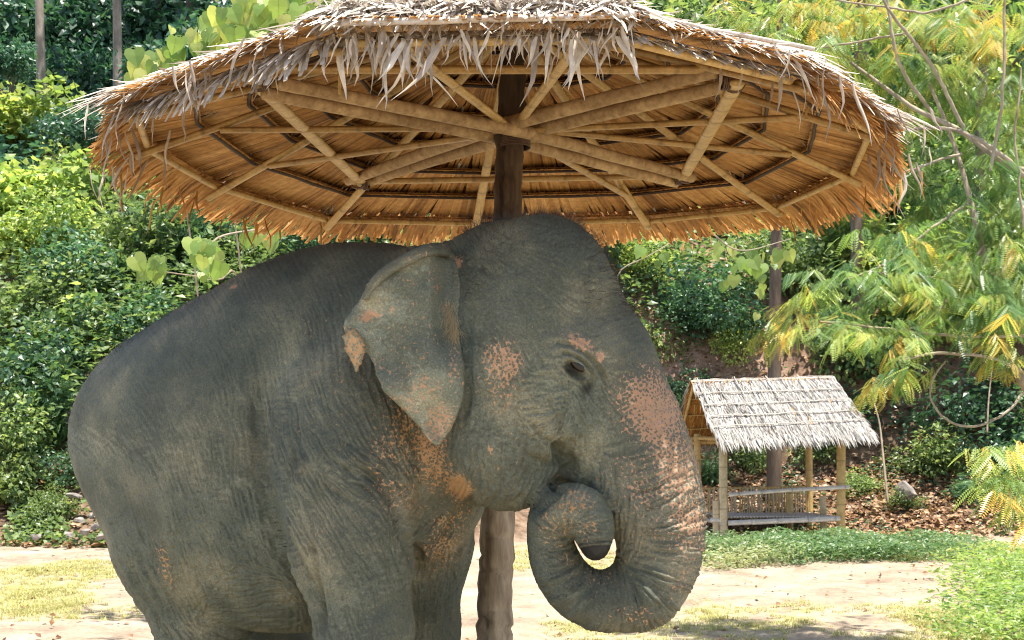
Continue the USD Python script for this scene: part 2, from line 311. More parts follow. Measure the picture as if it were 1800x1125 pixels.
def grass_cover(x, y):
    """Where turf grows on the clearing: patches, none along the trodden path."""
    n = meshkit.fbm(np.stack([x * .8, y * .5, 0 * x], -1), 4, 3)
    yp = 14.6 + .38 * np.clip(x, -3, 12) ** 1.0 * .9 + .25 * np.sin(x * .9)              # the path runs off to the right
    path = np.exp(-((y - yp) / .75)**2) * sstep(x, -2.5, .5)
    strip = np.exp(-((y - 15.1) / .9)**2) * (1 - sstep(x, -3, -1.8)) * .0 + np.exp(-((y - 17.9) / .5)**2) * (1 - sstep(x, -3, -1.6)) * .4 + np.exp(-((y - 11.7) / .35)**2) * (1 - sstep(x, -3.4, -2.2)) * .5
    left = .16 * (1 - sstep(x, -2.2, -1.2)) * np.exp(-((y - 13.8) / 1.6)**2)
    far = .40 * sstep(x, 4.5, 7) * np.exp(-((y - 18.6) / 1.0)**2)
    mid = .16 * np.exp(-(((x - 4.2) / 1.6)**2 + ((y - 13.0) / .7)**2))
    return np.clip(n * 1.0 - .155 + left + far + mid - path * .75 - strip, 0, 1)
# ---------------------------------------------------------------- the thatched umbrella over the elephant
RC = np.array([0.0, 6.55, EYE])
def umbrella():
    rg = np.random.default_rng(11)
    root = thing("thatched_umbrella", "large round thatched shelter on a single post above the elephant", "shelter", (0, 0, 0))
    APEX = RC + [0.01, 0, 2.13]
    c2 = [(-.62, -1.80), (.37, -1.85), (1.10, -1.28), (1.62, -.44), (1.78, .54), (1.57, 1.5), (.84, 1.92), (-.23, 2.0), (-1.14, 1.9), (-1.62, .89), (-1.74, -.09), (-1.60, -.80)]
    zc = [1.44, 1.44, 1.45, 1.45, 1.45, 1.45, 1.45, 1.44, 1.44, 1.45, 1.46, 1.45]
    Bc = [RC + [a, b, z] for (a, b), z in zip(c2, zc)]
    n = len(Bc)
    # post: dark above, weathered below
    p_lo, p_mid, p_hi = np.array([-.12, 6.55, -.3]), np.array([-.055, 6.55, 1.75]), APEX + [0, 0, .02]
    def post(a, b, r0, r1, m, k):
        p = spline([a, b], k); p[1:-1] += rg.normal(0, .004, (k - 2, 3))
        v, f = tube(p, np.linspace(r0, r1, k) * (1 + .015 * (rg.random(k) - .5)), 22)
        d = meshkit.fbm(v * [14, 14, 1.5], 3, 5) - .5; c = np.array([(a[0] + b[0]) / 2, 6.55, 0]); o = v - c; o[:, 2] = 0
        v = v + nrm(o) * d[:, None] * .012
        ang = np.arctan2(o[:, 1], o[:, 0]); crack = np.exp(-((ang + 2.05 + .1 * np.sin(v[:, 2] * 5)) / .09)**2)
        v = v - nrm(o) * crack[:, None] * .035
        return put("post", (v, f), m, root, 40)
    post(p_lo, p_mid, .092, .080, M_post_pale, 60); post(p_mid, p_hi, .074, .062, M_post_dark, 50)
    # rafters: split bamboo from the apex to past each corner
    slope_in = lambda P, q: P + q * np.array([0, 0, 1.0])
    def inward(i):    # unit vector below the roof surface at corner i
        d = nrm(Bc[i] - APEX); s = nrm(np.cross(d, [0, 0, 1.0])); return nrm(np.cross(d, s)) * (1 if np.cross(d, s)[2] < 0 else -1), d, s
    for i in range(n):
        dn, d, s = inward(i)
        bamboo_m = M_bamboo if i in (4, 5, 6, 7, 8, 9) else M_bamboo_dark
        put("rafter", bamboo(APEX + dn * .06 + d * .08, Bc[i] + dn * .045 + d * rg.uniform(.02, .08), .026, .27, .62, 0, rg, 10, upv=dn), bamboo_m, root, 40)
    # square of half bamboo, and paired log arms crossing at the post
    Q = [RC + [x, y, 1.535] for x, y in ((-1.06, -.92), (.93, -.90), (.98, 1.12), (-.88, 1.28))]
    ends = [(Q[0] + [-.10, 0, .04], Q[1] + [-.08, 0, .045]), (Q[1] + [.0, -.05, -.02], Q[2] + [-.02, .0, -.01]), (Q[2] + [.02, 0, .01], Q[3] + [-.04, 0, .01]), (Q[3] + [.02, .04, -.0], Q[0] + [-.03, -.08, -.0])]
    for k, (a, b) in enumerate(ends):
        put("purlin", bamboo(a, b, .033 if k % 2 else .027, .25, .5 if k % 2 else .62, 0, rg, 12, upv=(0, 0, 1)), M_bamboo if k % 2 else M_bamboo_dark, root, 40)
    hub = np.array([.012, 6.55, EYE + 1.545])
    for k in range(4):
        d = nrm((Q[k] - hub) * [1, 1, 0]); s = np.array([-d[1], d[0], 0])
        L = np.linalg.norm((Q[k] - hub)[:2]) - .03
        for q in (-1, 1):
            z = (.005 if k % 2 else -.03)
            a = hub + s * q * .085 - d * .03 + [0, 0, z]; b = hub + s * q * .075 + d * (L + rg.uniform(-.06, .06)) + [0, 0, z + rg.uniform(-.01, .03)]
            put("log_arm", rod(a, b, .036 if k in (1, 3) else .031, .028, rg, .0012, 8, 14), M_log, root, 40)
    for k in range(4):      # cord wound round each corner of the square, and round the hub
        for w_ in range(2):
            c_ = Q[k] + [0, 0, .0]; ax_ = nrm((Q[(k + (1 if w_ else 3)) % 4] - Q[k])); an_ = np.linspace(0, 2 * np.pi * 4, 60); s_ = nrm(np.cross(ax_, [0, 0, 1.0])); u_ = np.cross(s_, ax_)
            put("lashing", tube(c_ + np.outer(np.linspace(.02, .055, 60), ax_) + .043 * (np.outer(np.cos(an_), s_) + .85 * np.outer(np.sin(an_), u_)), .0045, 5), M_rope, root, 40, attrs={"tint": np.full(302, .6)})
    an_ = np.linspace(0, 2 * np.pi * 6, 120)
    put("lashing", tube(hub + np.stack([.074 * np.cos(an_), .074 * np.sin(an_), np.linspace(-.09, -.045, 120)], 1), .005, 5), M_rope, root, 40, attrs={"tint": np.full(602, .4)})
    # struts from the post to rafters
    for i in range(n):
        if i not in (0, 1, 3, 4, 6, 9, 10): continue
        a = np.array([.0, 6.55, EYE + 1.53 + .02 * (i % 2)]); P = APEX + (Bc[i] - APEX) * (.70 if i in (0, 1) else .80); P = P + [0, 0, -.07]
        d = nrm((P - a) * [1, 1, 0]); st = hub + d * .07
        st[2] = EYE + 1.535 + .015 * (i % 3)
        put("strut", bamboo(st, P, .024, .26, .6, 0, rg, 10), M_bamboo_dark if i not in (0, 1) else M_bamboo, root, 40)
    # lowest ring of battens
    for i in range(n):
        j = (i + 1) % n; dn, _, _ = inward(i)
        a, b = Bc[i] + (Bc[j] - Bc[i]) * .03, Bc[j] + (Bc[i] - Bc[j]) * .03
        put("eave_batten", bamboo(a + dn * .02, b + dn * .02 + [0, 0, rg.uniform(-.012, .012)], .0165, .3, .9, 0, rg, 8), M_bamboo, root, 40)
    # thatch: rows of folded leaves sewn on rods, each row outside the row below it
    strip_f = np.array([[0, 1, 4, 3], [1, 2, 5, 4], [3, 4, 7, 6], [4, 5, 8, 7], [6, 7, 10, 9], [7, 8, 11, 10]])
    def strips(mb, P0, D, S, N, L, W, fold, droop, tint, taper=.35, curl=None):
        """P0 start, D down the slope, S sideways, N outward; one folded leaf each, three segments long"""
        m = len(P0); c = np.zeros(m) if curl is None else curl
        rows = []
        for t, wq in ((0, 1.0), (.4, 1.0), (.75, .85), (1.0, taper)):
            mid = P0 + D * (L * t)[:, None] - np.array([0, 0, 1.0]) * (droop * t * t)[:, None] + S * (c * t * t)[:, None]
            for q in (-1, 0, 1): rows.append(mid + S * (q * W * wq / 2)[:, None] + N * (0 if q else 1) * (fold * wq)[:, None])
        V = np.stack(rows, 1)
        F_ = (np.arange(m)[:, None, None] * 12 + strip_f[None]).reshape(-1, 4)
        mb.add(V.reshape(-1, 3), F_, np.repeat(tint, 12))
    R = 7
    OV = {0: (.02, .06), 1: (.05, .12), 2: (.06, .14), 11: (.06, .14), 3: (.11, .2), 10: (.13, .23), 4: (.19, .31), 9: (.20, .33)}; OV = {k: OV.get(k, (.22, .38)) for k in range(n)}
    for i in range(n):
        j = (i + 1) % n; a, b = Bc[i], Bc[j]
        N = nrm(np.cross(b - a, APEX - a)); N = N if N[2] > 0 else -N
        panel = stage.DefinePrim(numbered(pth(root), "thatch_panel"), "Xform")
        out_mb = MB()
        for r in range(R):
            t = r / R * .97 + (0.0 if r else -.0); A_, B_ = a + (APEX - a) * t, b + (APEX - b) * t
            w = np.linalg.norm(B_ - A_); slope_len = np.linalg.norm((a + b) / 2 - APEX)
            step = slope_len / R
            for layer, (m_, gap) in enumerate(((M_straw_in, .0125), (M_straw_in, .018))):
                k = max(int(w / gap), 6); u = (np.arange(k) + rg.uniform(.1, .9, k)) / k
                d = nrm((a + (b - a) * u[:, None]) - APEX); P0 = A_ + (B_ - A_) * u[:, None] + N * (.004 + layer * .014)
                D_ = nrm(d + (rg.normal(0, .03 if r else .05, (k, 1)) + .35 * (meshkit.noise(np.stack([u * w * 7, np.full(k, r * 1.7 + i * 3.3), np.full(k, 5.)], 1), 8)[:, None] - .5) * .35) * nrm(b - a)[None]); S_ = nrm(np.cross(D_, N))
                tl = .062 if r else .02
                D_ = nrm(D_ + N * (tl / (step * 1.5)))
                L = step * rg.uniform(1.35, 1.6, k) if r else rg.uniform(.45 * OV[i][0] + .55 * OV[i][1], OV[i][1], k) * (.72 + .5 * meshkit.noise(np.stack([u * w * 6, np.full(k, i * 2.3), np.full(k, 1.)], 1), 17))
                clump = meshkit.noise(np.stack([u * w * 9, np.full(k, r * 3.1 + i), np.full(k, layer)], 1), 3)
                mb = MB() if layer == 0 else mb
                strips(mb, P0 - D_ * .02, D_, S_, -np.tile(N, (k, 1)), L, rg.uniform(.016, .034, k), rg.uniform(.002, .006, k), (rg.uniform(.0, .035, k) + (.09 * rg.random(k) if i in (2, 3, 4, 9, 10, 11) else 0) if r == 0 else np.zeros(k)), np.clip(.25 + .5 * clump + rg.normal(0, .14, k), 0, 1), .62, rg.normal(0, .03, k) if r == 0 else None)
            put("thatch_row", mb, M_straw_in if r or i not in (0, 1, 11) else M_straw_out, panel)
            # weathered top layer
            k = max(int(w / (.0062 if i in (0, 1, 2, 3, 10, 11) else .014)), 6); u = rg.uniform(0, 1, k); d = nrm((a + (b - a) * u[:, None]) - APEX)
            P0 = A_ + (B_ - A_) * u[:, None] + N * rg.uniform(.058, .085, k)[:, None] - d * rg.uniform(0, step, k)[:, None] * (1 if r else .2)
            D_ = nrm(d + rg.normal(0, .15, (k, 1)) * nrm(b - a)[None] + N * rg.uniform(.0, .055, k)[:, None]); S_ = nrm(np.cross(D_, N) + N * rg.normal(0, .35, (k, 1)))
            L = rg.uniform(.16, .42, k) * (1 if r else .45)
            strips(out_mb, P0, D_, S_, np.tile(N, (k, 1)), L, rg.uniform(.007, .02, k), rg.uniform(.002, .005, k), rg.uniform(0, .05, k) * (1.0 * (r == 0)), np.clip(rg.beta(2, 1.6, k), 0, 1), .25, rg.normal(0, .04, k))
            # rod with its lashings
            if r: put("batten_rod", rod(A_ + N * -.004, B_ + N * -.004, .0095, None, rg, .0018, 6, 6), M_rope, panel)
        put("weathered_top", out_mb, M_straw_out, panel)
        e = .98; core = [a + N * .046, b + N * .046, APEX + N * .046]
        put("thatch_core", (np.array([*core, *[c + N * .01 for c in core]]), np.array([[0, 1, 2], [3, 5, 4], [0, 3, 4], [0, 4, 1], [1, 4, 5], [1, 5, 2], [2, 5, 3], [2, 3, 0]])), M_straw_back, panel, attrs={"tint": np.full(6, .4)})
        # ridge strips along the hip over each rafter
    hips = MB()
    for i in range(n):
        a = Bc[i]; d = nrm(a - APEX); k = 330; t = rg.uniform(0.05, 1.0, k)
        s = nrm(np.cross(d, [0, 0, 1.0])); Nn = nrm(np.cross(s, d)); Nn = Nn if Nn[2] > 0 else -Nn
        P0 = APEX + (a - APEX) * t[:, None] + Nn * rg.uniform(.06, .10, k)[:, None] + s * rg.normal(0, .05, (k, 1))
        D_ = nrm(d + s * rg.normal(0, .2, (k, 1)) + Nn * rg.uniform(-.08, .03, (k, 1))); S_ = nrm(np.cross(D_, Nn))
        strips(hips, P0, D_, S_, np.tile(Nn, (k, 1)), rg.uniform(.12, .32, k), rg.uniform(.008, .02, k), rg.uniform(.003, .006, k), rg.uniform(0, .05, k), rg.beta(2, 1.5, k), .25, rg.normal(0, .04, k))
    put("hip_thatch", hips, M_straw_out, root, kind="stuff")
    # curly dry leaf fragments near the top of the near panels
    cur = MB()
    for i in (0,):
        a, b = Bc[0], Bc[1]; N = nrm(np.cross(b - a, APEX - a)); N = N if N[2] > 0 else -N
        k = 1500; u = rg.uniform(-.06, 1.06, k); t = rg.beta(1, 3, k) * .35
        base = (a + (b - a) * u[:, None]); P0 = base + (APEX - base) * t[:, None] + N * rg.uniform(.07, .12, k)[:, None]
        D_ = nrm(rg.normal(0, 1, (k, 3)) * [1, .8, .6] + N * .15); S_ = nrm(np.cross(D_, N) + rg.normal(0, .3, (k, 3)))
        strips(cur, P0, D_, S_, np.tile(N, (k, 1)), rg.uniform(.04, .15, k), rg.uniform(.008, .022, k), rg.uniform(.003, .007, k), rg.uniform(0, .07, k), rg.beta(2.6, 1.3, k), .3, rg.normal(0, .05, k))
    put("dry_leaf_fragments", cur, M_straw_out, root, kind="stuff")
    # long pale leaf ends hanging from the near eave, one by one
    def hang(P, L, W, tint, lean=0.0, m=M_straw_out, twist=0.0):
        k = 7; t = np.linspace(0, 1, k); mb = MB()
        fw = np.array([rg.normal(0, .12), -.28 + rg.normal(0, .1), 0]); cen = P + L * (np.outer(t, [lean, 0, -1]) + np.outer(np.sin(t * np.pi * .5) * .25, fw) + np.outer(t * t, [rg.normal(0, .12), rg.normal(0, .05), 0]))
        an = twist + rg.normal(0, .5) + t * rg.normal(0, .7); cen = cen + np.stack([np.sin(t * rg.uniform(3, 9) + rg.uniform(0, 6)), np.cos(t * rg.uniform(3, 9)), 0 * t], 1) * (L * .07 * t)[:, None]; s = np.stack([np.cos(an), np.sin(an), 0 * an], 1); nn = np.stack([np.sin(an), -np.cos(an), 0 * an], 1)
        wd = W * np.interp(t, [0, .3, .6, 1], [.55, 1, .75, .06])
        V = np.stack([cen - s * wd[:, None] / 2, cen + nn * wd[:, None] * .22, cen + s * wd[:, None] / 2], 1).reshape(-1, 3)
        F_ = [[r * 3 + c, r * 3 + c + 1, r * 3 + c + 4, r * 3 + c + 3] for r in range(k - 1) for c in (0, 1)]
        mb.add(V, np.array(F_), tint); put("hanging_leaf", mb, m, root)
    a, b = Bc[0], Bc[1]; nd = nrm((a + b) / 2 - APEX)
    for q in range(150):
        u = rg.uniform(-.03, 1.05); big = rg.random() < .2
        hang(a + (b - a) * u + nd * rg.uniform(-.04, .10) + [0, 0, rg.uniform(-.02, .03)], rg.uniform(.11, .25) if big else rg.uniform(.04, .15), rg.uniform(.016, .032) if big else rg.uniform(.005, .016), rg.uniform(.25, 1), rg.normal(0, .38))
    for (x, y, z, cnt, lo_, hi_) in ((1.13, -1.40, 1.44, 10, .15, .38), (.85, -1.55, 1.45, 5, .1, .22), (-.83, -1.75, 1.45, 4, .12, .3), (-1.0, -1.5, 1.43, 6, .1, .22), (-1.25, -1.3, 1.43, 6, .08, .22), (-1.6, -.95, 1.43, 8, .15, .36), (-1.72, -.6, 1.4, 9, .15, .38), (-1.9, -.15, 1.36, 9, .15, .35), (1.72, -.6, 1.42, 9, .12, .3), (1.85, -.2, 1.38, 10, .12, .36), (1.9, .3, 1.36, 8, .12, .3), (1.72, 1.2, 1.36, 5, .1, .25), (-1.8, .6, 1.33, 8, .12, .3), (-1.5, 1.4, 1.33, 8, .12, .3), (-1.0, 2.05, 1.36, 5, .1, .22), (1.0, 2.1, 1.36, 5, .1, .24)):
        for q in range(cnt):
            hang(RC + [x + rg.normal(0, .10), y + rg.normal(0, .10), z + rg.uniform(-.03, .05)], rg.uniform(lo_, hi_) * .8, rg.uniform(.007, .019), rg.uniform(.1, .65), rg.normal(0, .2), M_straw_out if y < 0 else M_straw_in)
    # the pale rod laid along the near eave and the ones running back from its ends
    put("eave_rod", rod(a + [-.03, -.11, .012], b + [.05, -.11, .03], .0125, .0115, rg, .003, 12, 8), M_bamboo_grey, root, 40, label="pale rod laid along the near eave")
    put("eave_rod", rod(a + [.10, -.10, .03], a + [-.45, .40, .09], .009, .008, rg, .004, 10, 8), M_bamboo_grey, root, 40)
    put("eave_rod", rod(b + [-.04, -.10, .04], Bc[2] + [.05, -.08, .08], .010, .009, rg, .004, 10, 8), M_bamboo_grey, root, 40)
    put("eave_rod", rod(Bc[2] + [.0, -.0, .10], Bc[3] + [.05, -.02, .085], .009, .008, rg, .004, 10, 8), M_bamboo_grey, root, 40)
    # slim rods that hang down through the thatch
    for (px, py0, py1, d) in ((213, 290, 372, 6.6), (563, 385, 430, 8.5), (595, 85, 165, 5.0), (491, 362, 420, 8.4), (1416, 180, 210, 5.9)):
        put("hanging_rod", rod(E(px, py0, d), E(px + 2, py1, d), .008, .006, rg, .002, 6, 6), M_bamboo_dark, root)
# ---------------------------------------------------------------- the small bamboo hut
def hut():
    rg = np.random.default_rng(5)
    root = thing("bamboo_hut", "small open bamboo hut with a grey thatched gable roof behind the trunk", "hut")
    d0 = 20.0; o = E(1272, 952, d0); u = np.array([1, .05, 0]); u /= np.linalg.norm(u); v = np.array([-.20, 1.0, 0]); v /= np.linalg.norm(v); W, Dp = 1.745, 1.15
    Z = np.array([0, 0, 1.0])
    P = lambda a, b, z: o + u * a + v * b + Z * z
    tops = 1.50
    posts = [(0, 0, .062, 1.46), (W, 0, .066, 1.56), (W + .02, Dp, .055, 1.6), (0, Dp, .055, 1.6), (-.105, .02, .05, .60), (W - .42, Dp * .72, .052, .72), (W - .14, .25, .05, .66)]
    for a, b, r, h in posts: put("post", bamboo(P(a, b, -.12), P(a + rg.normal(0, .012), b, h), r, .34, 1, 0, rg, 12, bulge=1.06), M_bamboo_pale if rg.random() < .6 else M_bamboo, root, 40)
    def rail(A, B, r, m=M_bamboo_grey, bend=0): put("rail", bamboo(A, B, r, .4, 1, bend, rg, 10, bulge=1.07), m, root, 40)
    rail(P(.05, -.07, .69), P(W + .10, -.07, .80), .030, bend=.012)
    rail(P(.05, -.04, .275), P(W - .03, -.04, .335), .040); rail(P(-.2, -.0, .32), P(.0, .0, .31), .034)
    rail(P(0, -.03, .025), P(W - .05, -.03, .05), .040, bend=.03); rail(P(-.35, .6, .06), P(W, .6, .10), .036, M_bamboo)
    rail(P(-.35, Dp, .74), P(W + .05, Dp, .77), .020, M_bamboo); rail(P(-.35, Dp + .01, .30), P(W, Dp + .01, .33), .028)
    rail(P(-.04, -.05, .26), P(-.09, Dp, .32), .03); rail(P(W, 0, .30), P(W + .02, Dp, .34), .03)
    for k in range(50):
        x = -.33 + k * (W + .36) / 50 + rg.normal(0, .006)
        put("backrest_slat", bamboo(P(x, Dp - .04, .28), P(x + rg.normal(0, .014), Dp - .02, .76 + rg.normal(0, .012)), rg.uniform(.014, .021), .3, .8, 0, rg, 7), M_bamboo_pale if rg.random() < .5 else M_bamboo, root, 40)
    for k in range(34):
        x = .06 + k * (W - .1) / 34
        put("seat_slat", bamboo(P(x, -.02, .362), P(x + rg.normal(0, .01), Dp * .8, .375), .019, .3, .7, 0, rg, 7), M_bamboo_grey, root, 40)
    # roof
    r0, r1 = P(-.30, Dp * .5, 2.37), P(W + .13, Dp * .5, 2.44)
    roof = stage.DefinePrim(numbered(pth(root), "roof"), "Xform")
    strip_f = np.array([[0, 1, 4, 3], [1, 2, 5, 4], [3, 4, 7, 6], [4, 5, 8, 7]])
    for side in (-1, 1):
        e0, e1 = P(-.22, Dp * .5 + side * 1.02, 1.40), P(W + .33, Dp * .5 + side * 1.02, 1.52)
        N = nrm(np.cross(r1 - r0, e0 - r0)); N = N if N[2] > 0 else -N
        R = 6; dn = nrm((e0 + e1) / 2 - (r0 + r1) / 2); al = nrm(r1 - r0); SL = np.linalg.norm((e0 + e1) / 2 - (r0 + r1) / 2)
        for layer, (m_, off) in enumerate(((M_straw_grey, .03), (M_straw_in, .0))):
            for r in range(R):
                mb = MB(); k = 620 if layer == 0 else 200
                t = (r + rg.uniform(0, .9 if layer == 0 else .1, k)) / R; x = rg.uniform(0, 1, k)
                A_ = r0 + (e0 - r0) * t[:, None]; B_ = r1 + (e1 - r1) * t[:, None]
                P0 = A_ + (B_ - A_) * x[:, None] + N * (off + rg.uniform(0, .022, k))[:, None]
                D_ = nrm(dn + al * rg.normal(0, .16, (k, 1)) + N * rg.uniform(-.02, .07, (k, 1)) + al * (x[:, None] - .5) * .12); S_ = nrm(np.cross(D_, N) + N * rg.normal(0, .3, (k, 1)))
                L = rg.uniform(.14, .30, k) * (1.0 if r < R - 1 else .85); Wd = rg.uniform(.010, .026, k); V = []
                for tt, wq in ((0, 1), (.6, .9), (1, .2)):
                    mid = P0 + D_ * (L * tt)[:, None] - Z * (rg.uniform(0, .05, k) * tt * tt)[:, None]
                    for q in (-1, 0, 1): V.append(mid + S_ * (q * Wd * wq / 2)[:, None] + N * (0 if q else .004))
                mb.add(np.stack(V, 1).reshape(-1, 3), (np.arange(k)[:, None, None] * 9 + strip_f[None]).reshape(-1, 4), np.repeat(np.clip(rg.beta(2, 1.5, k) * (.9 if layer == 0 else 1), 0, 1), 9))
                put("thatch_row", mb, m_, roof)
        core = [r0 + N * .012, r1 + N * .012, e1 + N * .012, e0 + N * .012]; c2 = [c + N * .012 for c in core]
        put("thatch_core", (np.array(core + c2), np.array([[0, 1, 2], [0, 2, 3], [4, 6, 5], [4, 7, 6], [0, 5, 1], [0, 4, 5], [1, 6, 2], [1, 5, 6], [2, 7, 3], [2, 6, 7], [3, 4, 0], [3, 7, 4]])), M_straw_in, roof, attrs={"tint": np.full(8, .35)})
        for t in (.03, .24, .42, .60, .76):
            a_, b_ = r0 + (e0 - r0) * t + N * .075, r1 + (e1 - r1) * t + N * .075
            put("roof_rod", rod(a_ + al * .02, b_ - al * .03, .0085, .0075, rg, .007, 14, 6), M_bamboo_grey, roof, 40)
        for x in (.04, .30, .52, .74):
            a_, b_ = r0 + (r1 - r0) * x + N * .085, e0 + (e1 - e0) * x + N * .085
            put("roof_cross_rod", rod(a_, a_ + (b_ - a_) * rg.uniform(.3, .6), .008, .007, rg, .006, 8, 6), M_bamboo_grey, roof, 40)
        for x in (.02, .25, .5, .75, .98):
            a_, b_ = r0 + (r1 - r0) * x - N * .03, e0 + (e1 - e0) * x - N * .03
            put("roof_rafter", bamboo(a_, b_ - dn * .05, .022, .3, 1, 0, rg, 8), M_bamboo, roof, 40)
        for t in (.25, .5, .72): put("roof_batten", rod(r0 + (e0 - r0) * t - N * .012, r1 + (e1 - r1) * t - N * .012, .011, None, rg, .002, 6, 6), M_bamboo, roof)
    put("ridge_pole", bamboo(r0 + al * .02, r1 - al * .02, .025, .4, 1, 0, rg, 10), M_bamboo_grey, roof, 40)
    for b in (.0, Dp): put("tie_beam", bamboo(P(-.12, b, 1.46), P(W + .15, b, 1.55), .035, .4, 1, 0, rg, 10), M_bamboo, root, 40)
    for a in (0, W): put("tie_beam", bamboo(P(a, -.25, 1.50), P(a, Dp + .25, 1.54), .032, .4, 1, 0, rg, 10), M_bamboo, root, 40)
    put("brace", bamboo(P(.02, -.01, 1.36), P(.16, -.01, 1.5), .022, .4, 1, 0, rg, 8), M_bamboo_pale, root, 40)
# ---------------------------------------------------------------- leaves and plants
def tmpl_ovate(fold=.08, w=.3): return np.array([(0, 0, 0), (-w, .42, fold), (w, .42, fold), (0, .48, 0), (0, 1, -.10)], float), np.array([(0, 3, 1), (0, 2, 3), (1, 3, 4), (3, 2, 4)])
def tmpl_heart():
    o = [(0, .12), (.22, -.02), (.46, .08), (.54, .34), (.44, .62), (.22, .86), (0, 1.12), (-.22, .86), (-.44, .62), (-.54, .34), (-.46, .08), (-.22, -.02)]
    v = [(0, .45, 0)] + [(x, y, .10 * abs(x) * 2 - .16 * max(y - .5, 0)) for x, y in o]
    return np.array(v, float), np.array([(0, 1 + (k + 1) % 12, 1 + k) for k in range(12)])
def tmpl_palm():
    o = [(0, 0), (.20, -.06), (.30, .18), (.52, .30), (.34, .46), (.24, .62), (0, 1.0), (-.24, .62), (-.34, .46), (-.52, .30), (-.30, .18), (-.20, -.06)]
    v = [(0, .38, 0)] + [(x, y, .12 * abs(x) - .14 * max(y - .5, 0)) for x, y in o]
    return np.array(v, float), np.array([(0, 1 + (k + 1) % 12, 1 + k) for k in range(12)])
def tmpl_pinnate(k=7, w=.17, droop=.22):
    V, F_ = [], []
    for i in range(k):
        y = .12 + .84 * i / (k - 1); l = .30 * np.sin(np.pi * (.25 + .65 * i / (k - 1)))
        for s in (-1, 1):
            b = len(V); z = -droop * y * y
            V += [(0, y, z), (s * l * .5, y + .02 + w * .35, z - .01), (s * l, y + .09, z - .05), (s * l * .5, y - w * .22, z - .03)]
            F_ += [(b, b + 3, b + 2), (b, b + 2, b + 1)] if s > 0 else [(b, b + 2, b + 3), (b, b + 1, b + 2)]
    b = len(V); V += [(-.008, 0, 0), (.008, 0, 0), (0, .97, -droop * .94)]; F_ += [(b, b + 1, b + 2)]
    return np.array(V, float), np.array(F_)
OVATE, HEART, PALM, PINN, LANCE = tmpl_ovate(), tmpl_heart(), tmpl_palm(), tmpl_pinnate(), tmpl_ovate(.05, .16)

def leaves(mb, T, P, Yd, N, S, tint):
    tv, tf = T; n = len(P)
    Y = nrm(Yd); Z = nrm(N - (N * Y).sum(1, keepdims=True) * Y); X = np.cross(Y, Z)
    S = np.broadcast_to(S, (n,))[:, None, None]
    V = P[:, None] + S * (tv[None, :, :1] * X[:, None] + tv[None, :, 1:2] * Y[:, None] + tv[None, :, 2:] * Z[:, None])
    mb.add(V.reshape(-1, 3), (np.arange(n)[:, None, None] * len(tv) + tf[None]).reshape(-1, 3), np.repeat(np.broadcast_to(tint, (n,)), len(tv)))

def crown_points(rg, n, R, lobes, inner=.35):
    """Points through a crown made of uneven lobes, with the outward direction of each."""
    c = rg.normal(0, 1, (lobes, 3)); c = nrm(c) * rg.uniform(.25, .95, (lobes, 1)); c[:, 2] = np.abs(c[:, 2]) * .95 - .2
    r = rg.uniform(.18, .50, lobes); k = rg.choice(lobes, n, p=r**2 / (r**2).sum())
    d = nrm(rg.normal(0, 1, (n, 3))); q = np.where(rg.random(n) < inner, rg.random(n)**.5, rg.uniform(.75, 1.0, n) + (rg.random(n) < .16) * rg.uniform(0, .55, n))
    return (c[k] + d * (r[k] * q)[:, None]) * np.asarray(R), d, c, k, q

def shrub(name, label, cat, rg, n, R, T, size, m, lobes=9, tint=(.2, .8), base=None, stems=5, droop=.35, kind=None, group=None, upw=.6, stem_m=None):
    """One bushy plant standing on its own origin."""
    R = np.asarray(R, float); root = thing(name, label, cat, group=group)
    P, d, c, k, q = crown_points(rg, n, R, lobes); P[:, 2] += R[2] * .85
    keep = P[:, 2] > .02; P, d, k, q = P[keep], d[keep], k[keep], q[keep]; n = len(P)
    N = nrm(d * .5 + np.array([0, 0, upw]) + rg.normal(0, .45, (n, 3))); Yd = nrm(d * .7 + rg.normal(0, .6, (n, 3)) - np.array([0, 0, droop]))
    lobe_t = rg.uniform(-.16, .16, lobes)[k]
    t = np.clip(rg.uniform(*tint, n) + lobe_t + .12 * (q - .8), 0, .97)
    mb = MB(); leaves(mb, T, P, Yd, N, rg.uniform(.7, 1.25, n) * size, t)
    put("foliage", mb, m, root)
    st = MB()
    for i in range(min(stems, lobes)):
        e = c[i] * R + [0, 0, R[2] * .85]; st.add(*tube(spline([[rg.normal(0, .05), rg.normal(0, .05), -.15], e * [.4, .4, .5] + rg.normal(0, .05, 3), e], 8), np.linspace(.022, .006, 8) * max(R[2], .5), 6))
    put("stem", st, stem_m or M_trunk, root)
    return root.GetPrim()

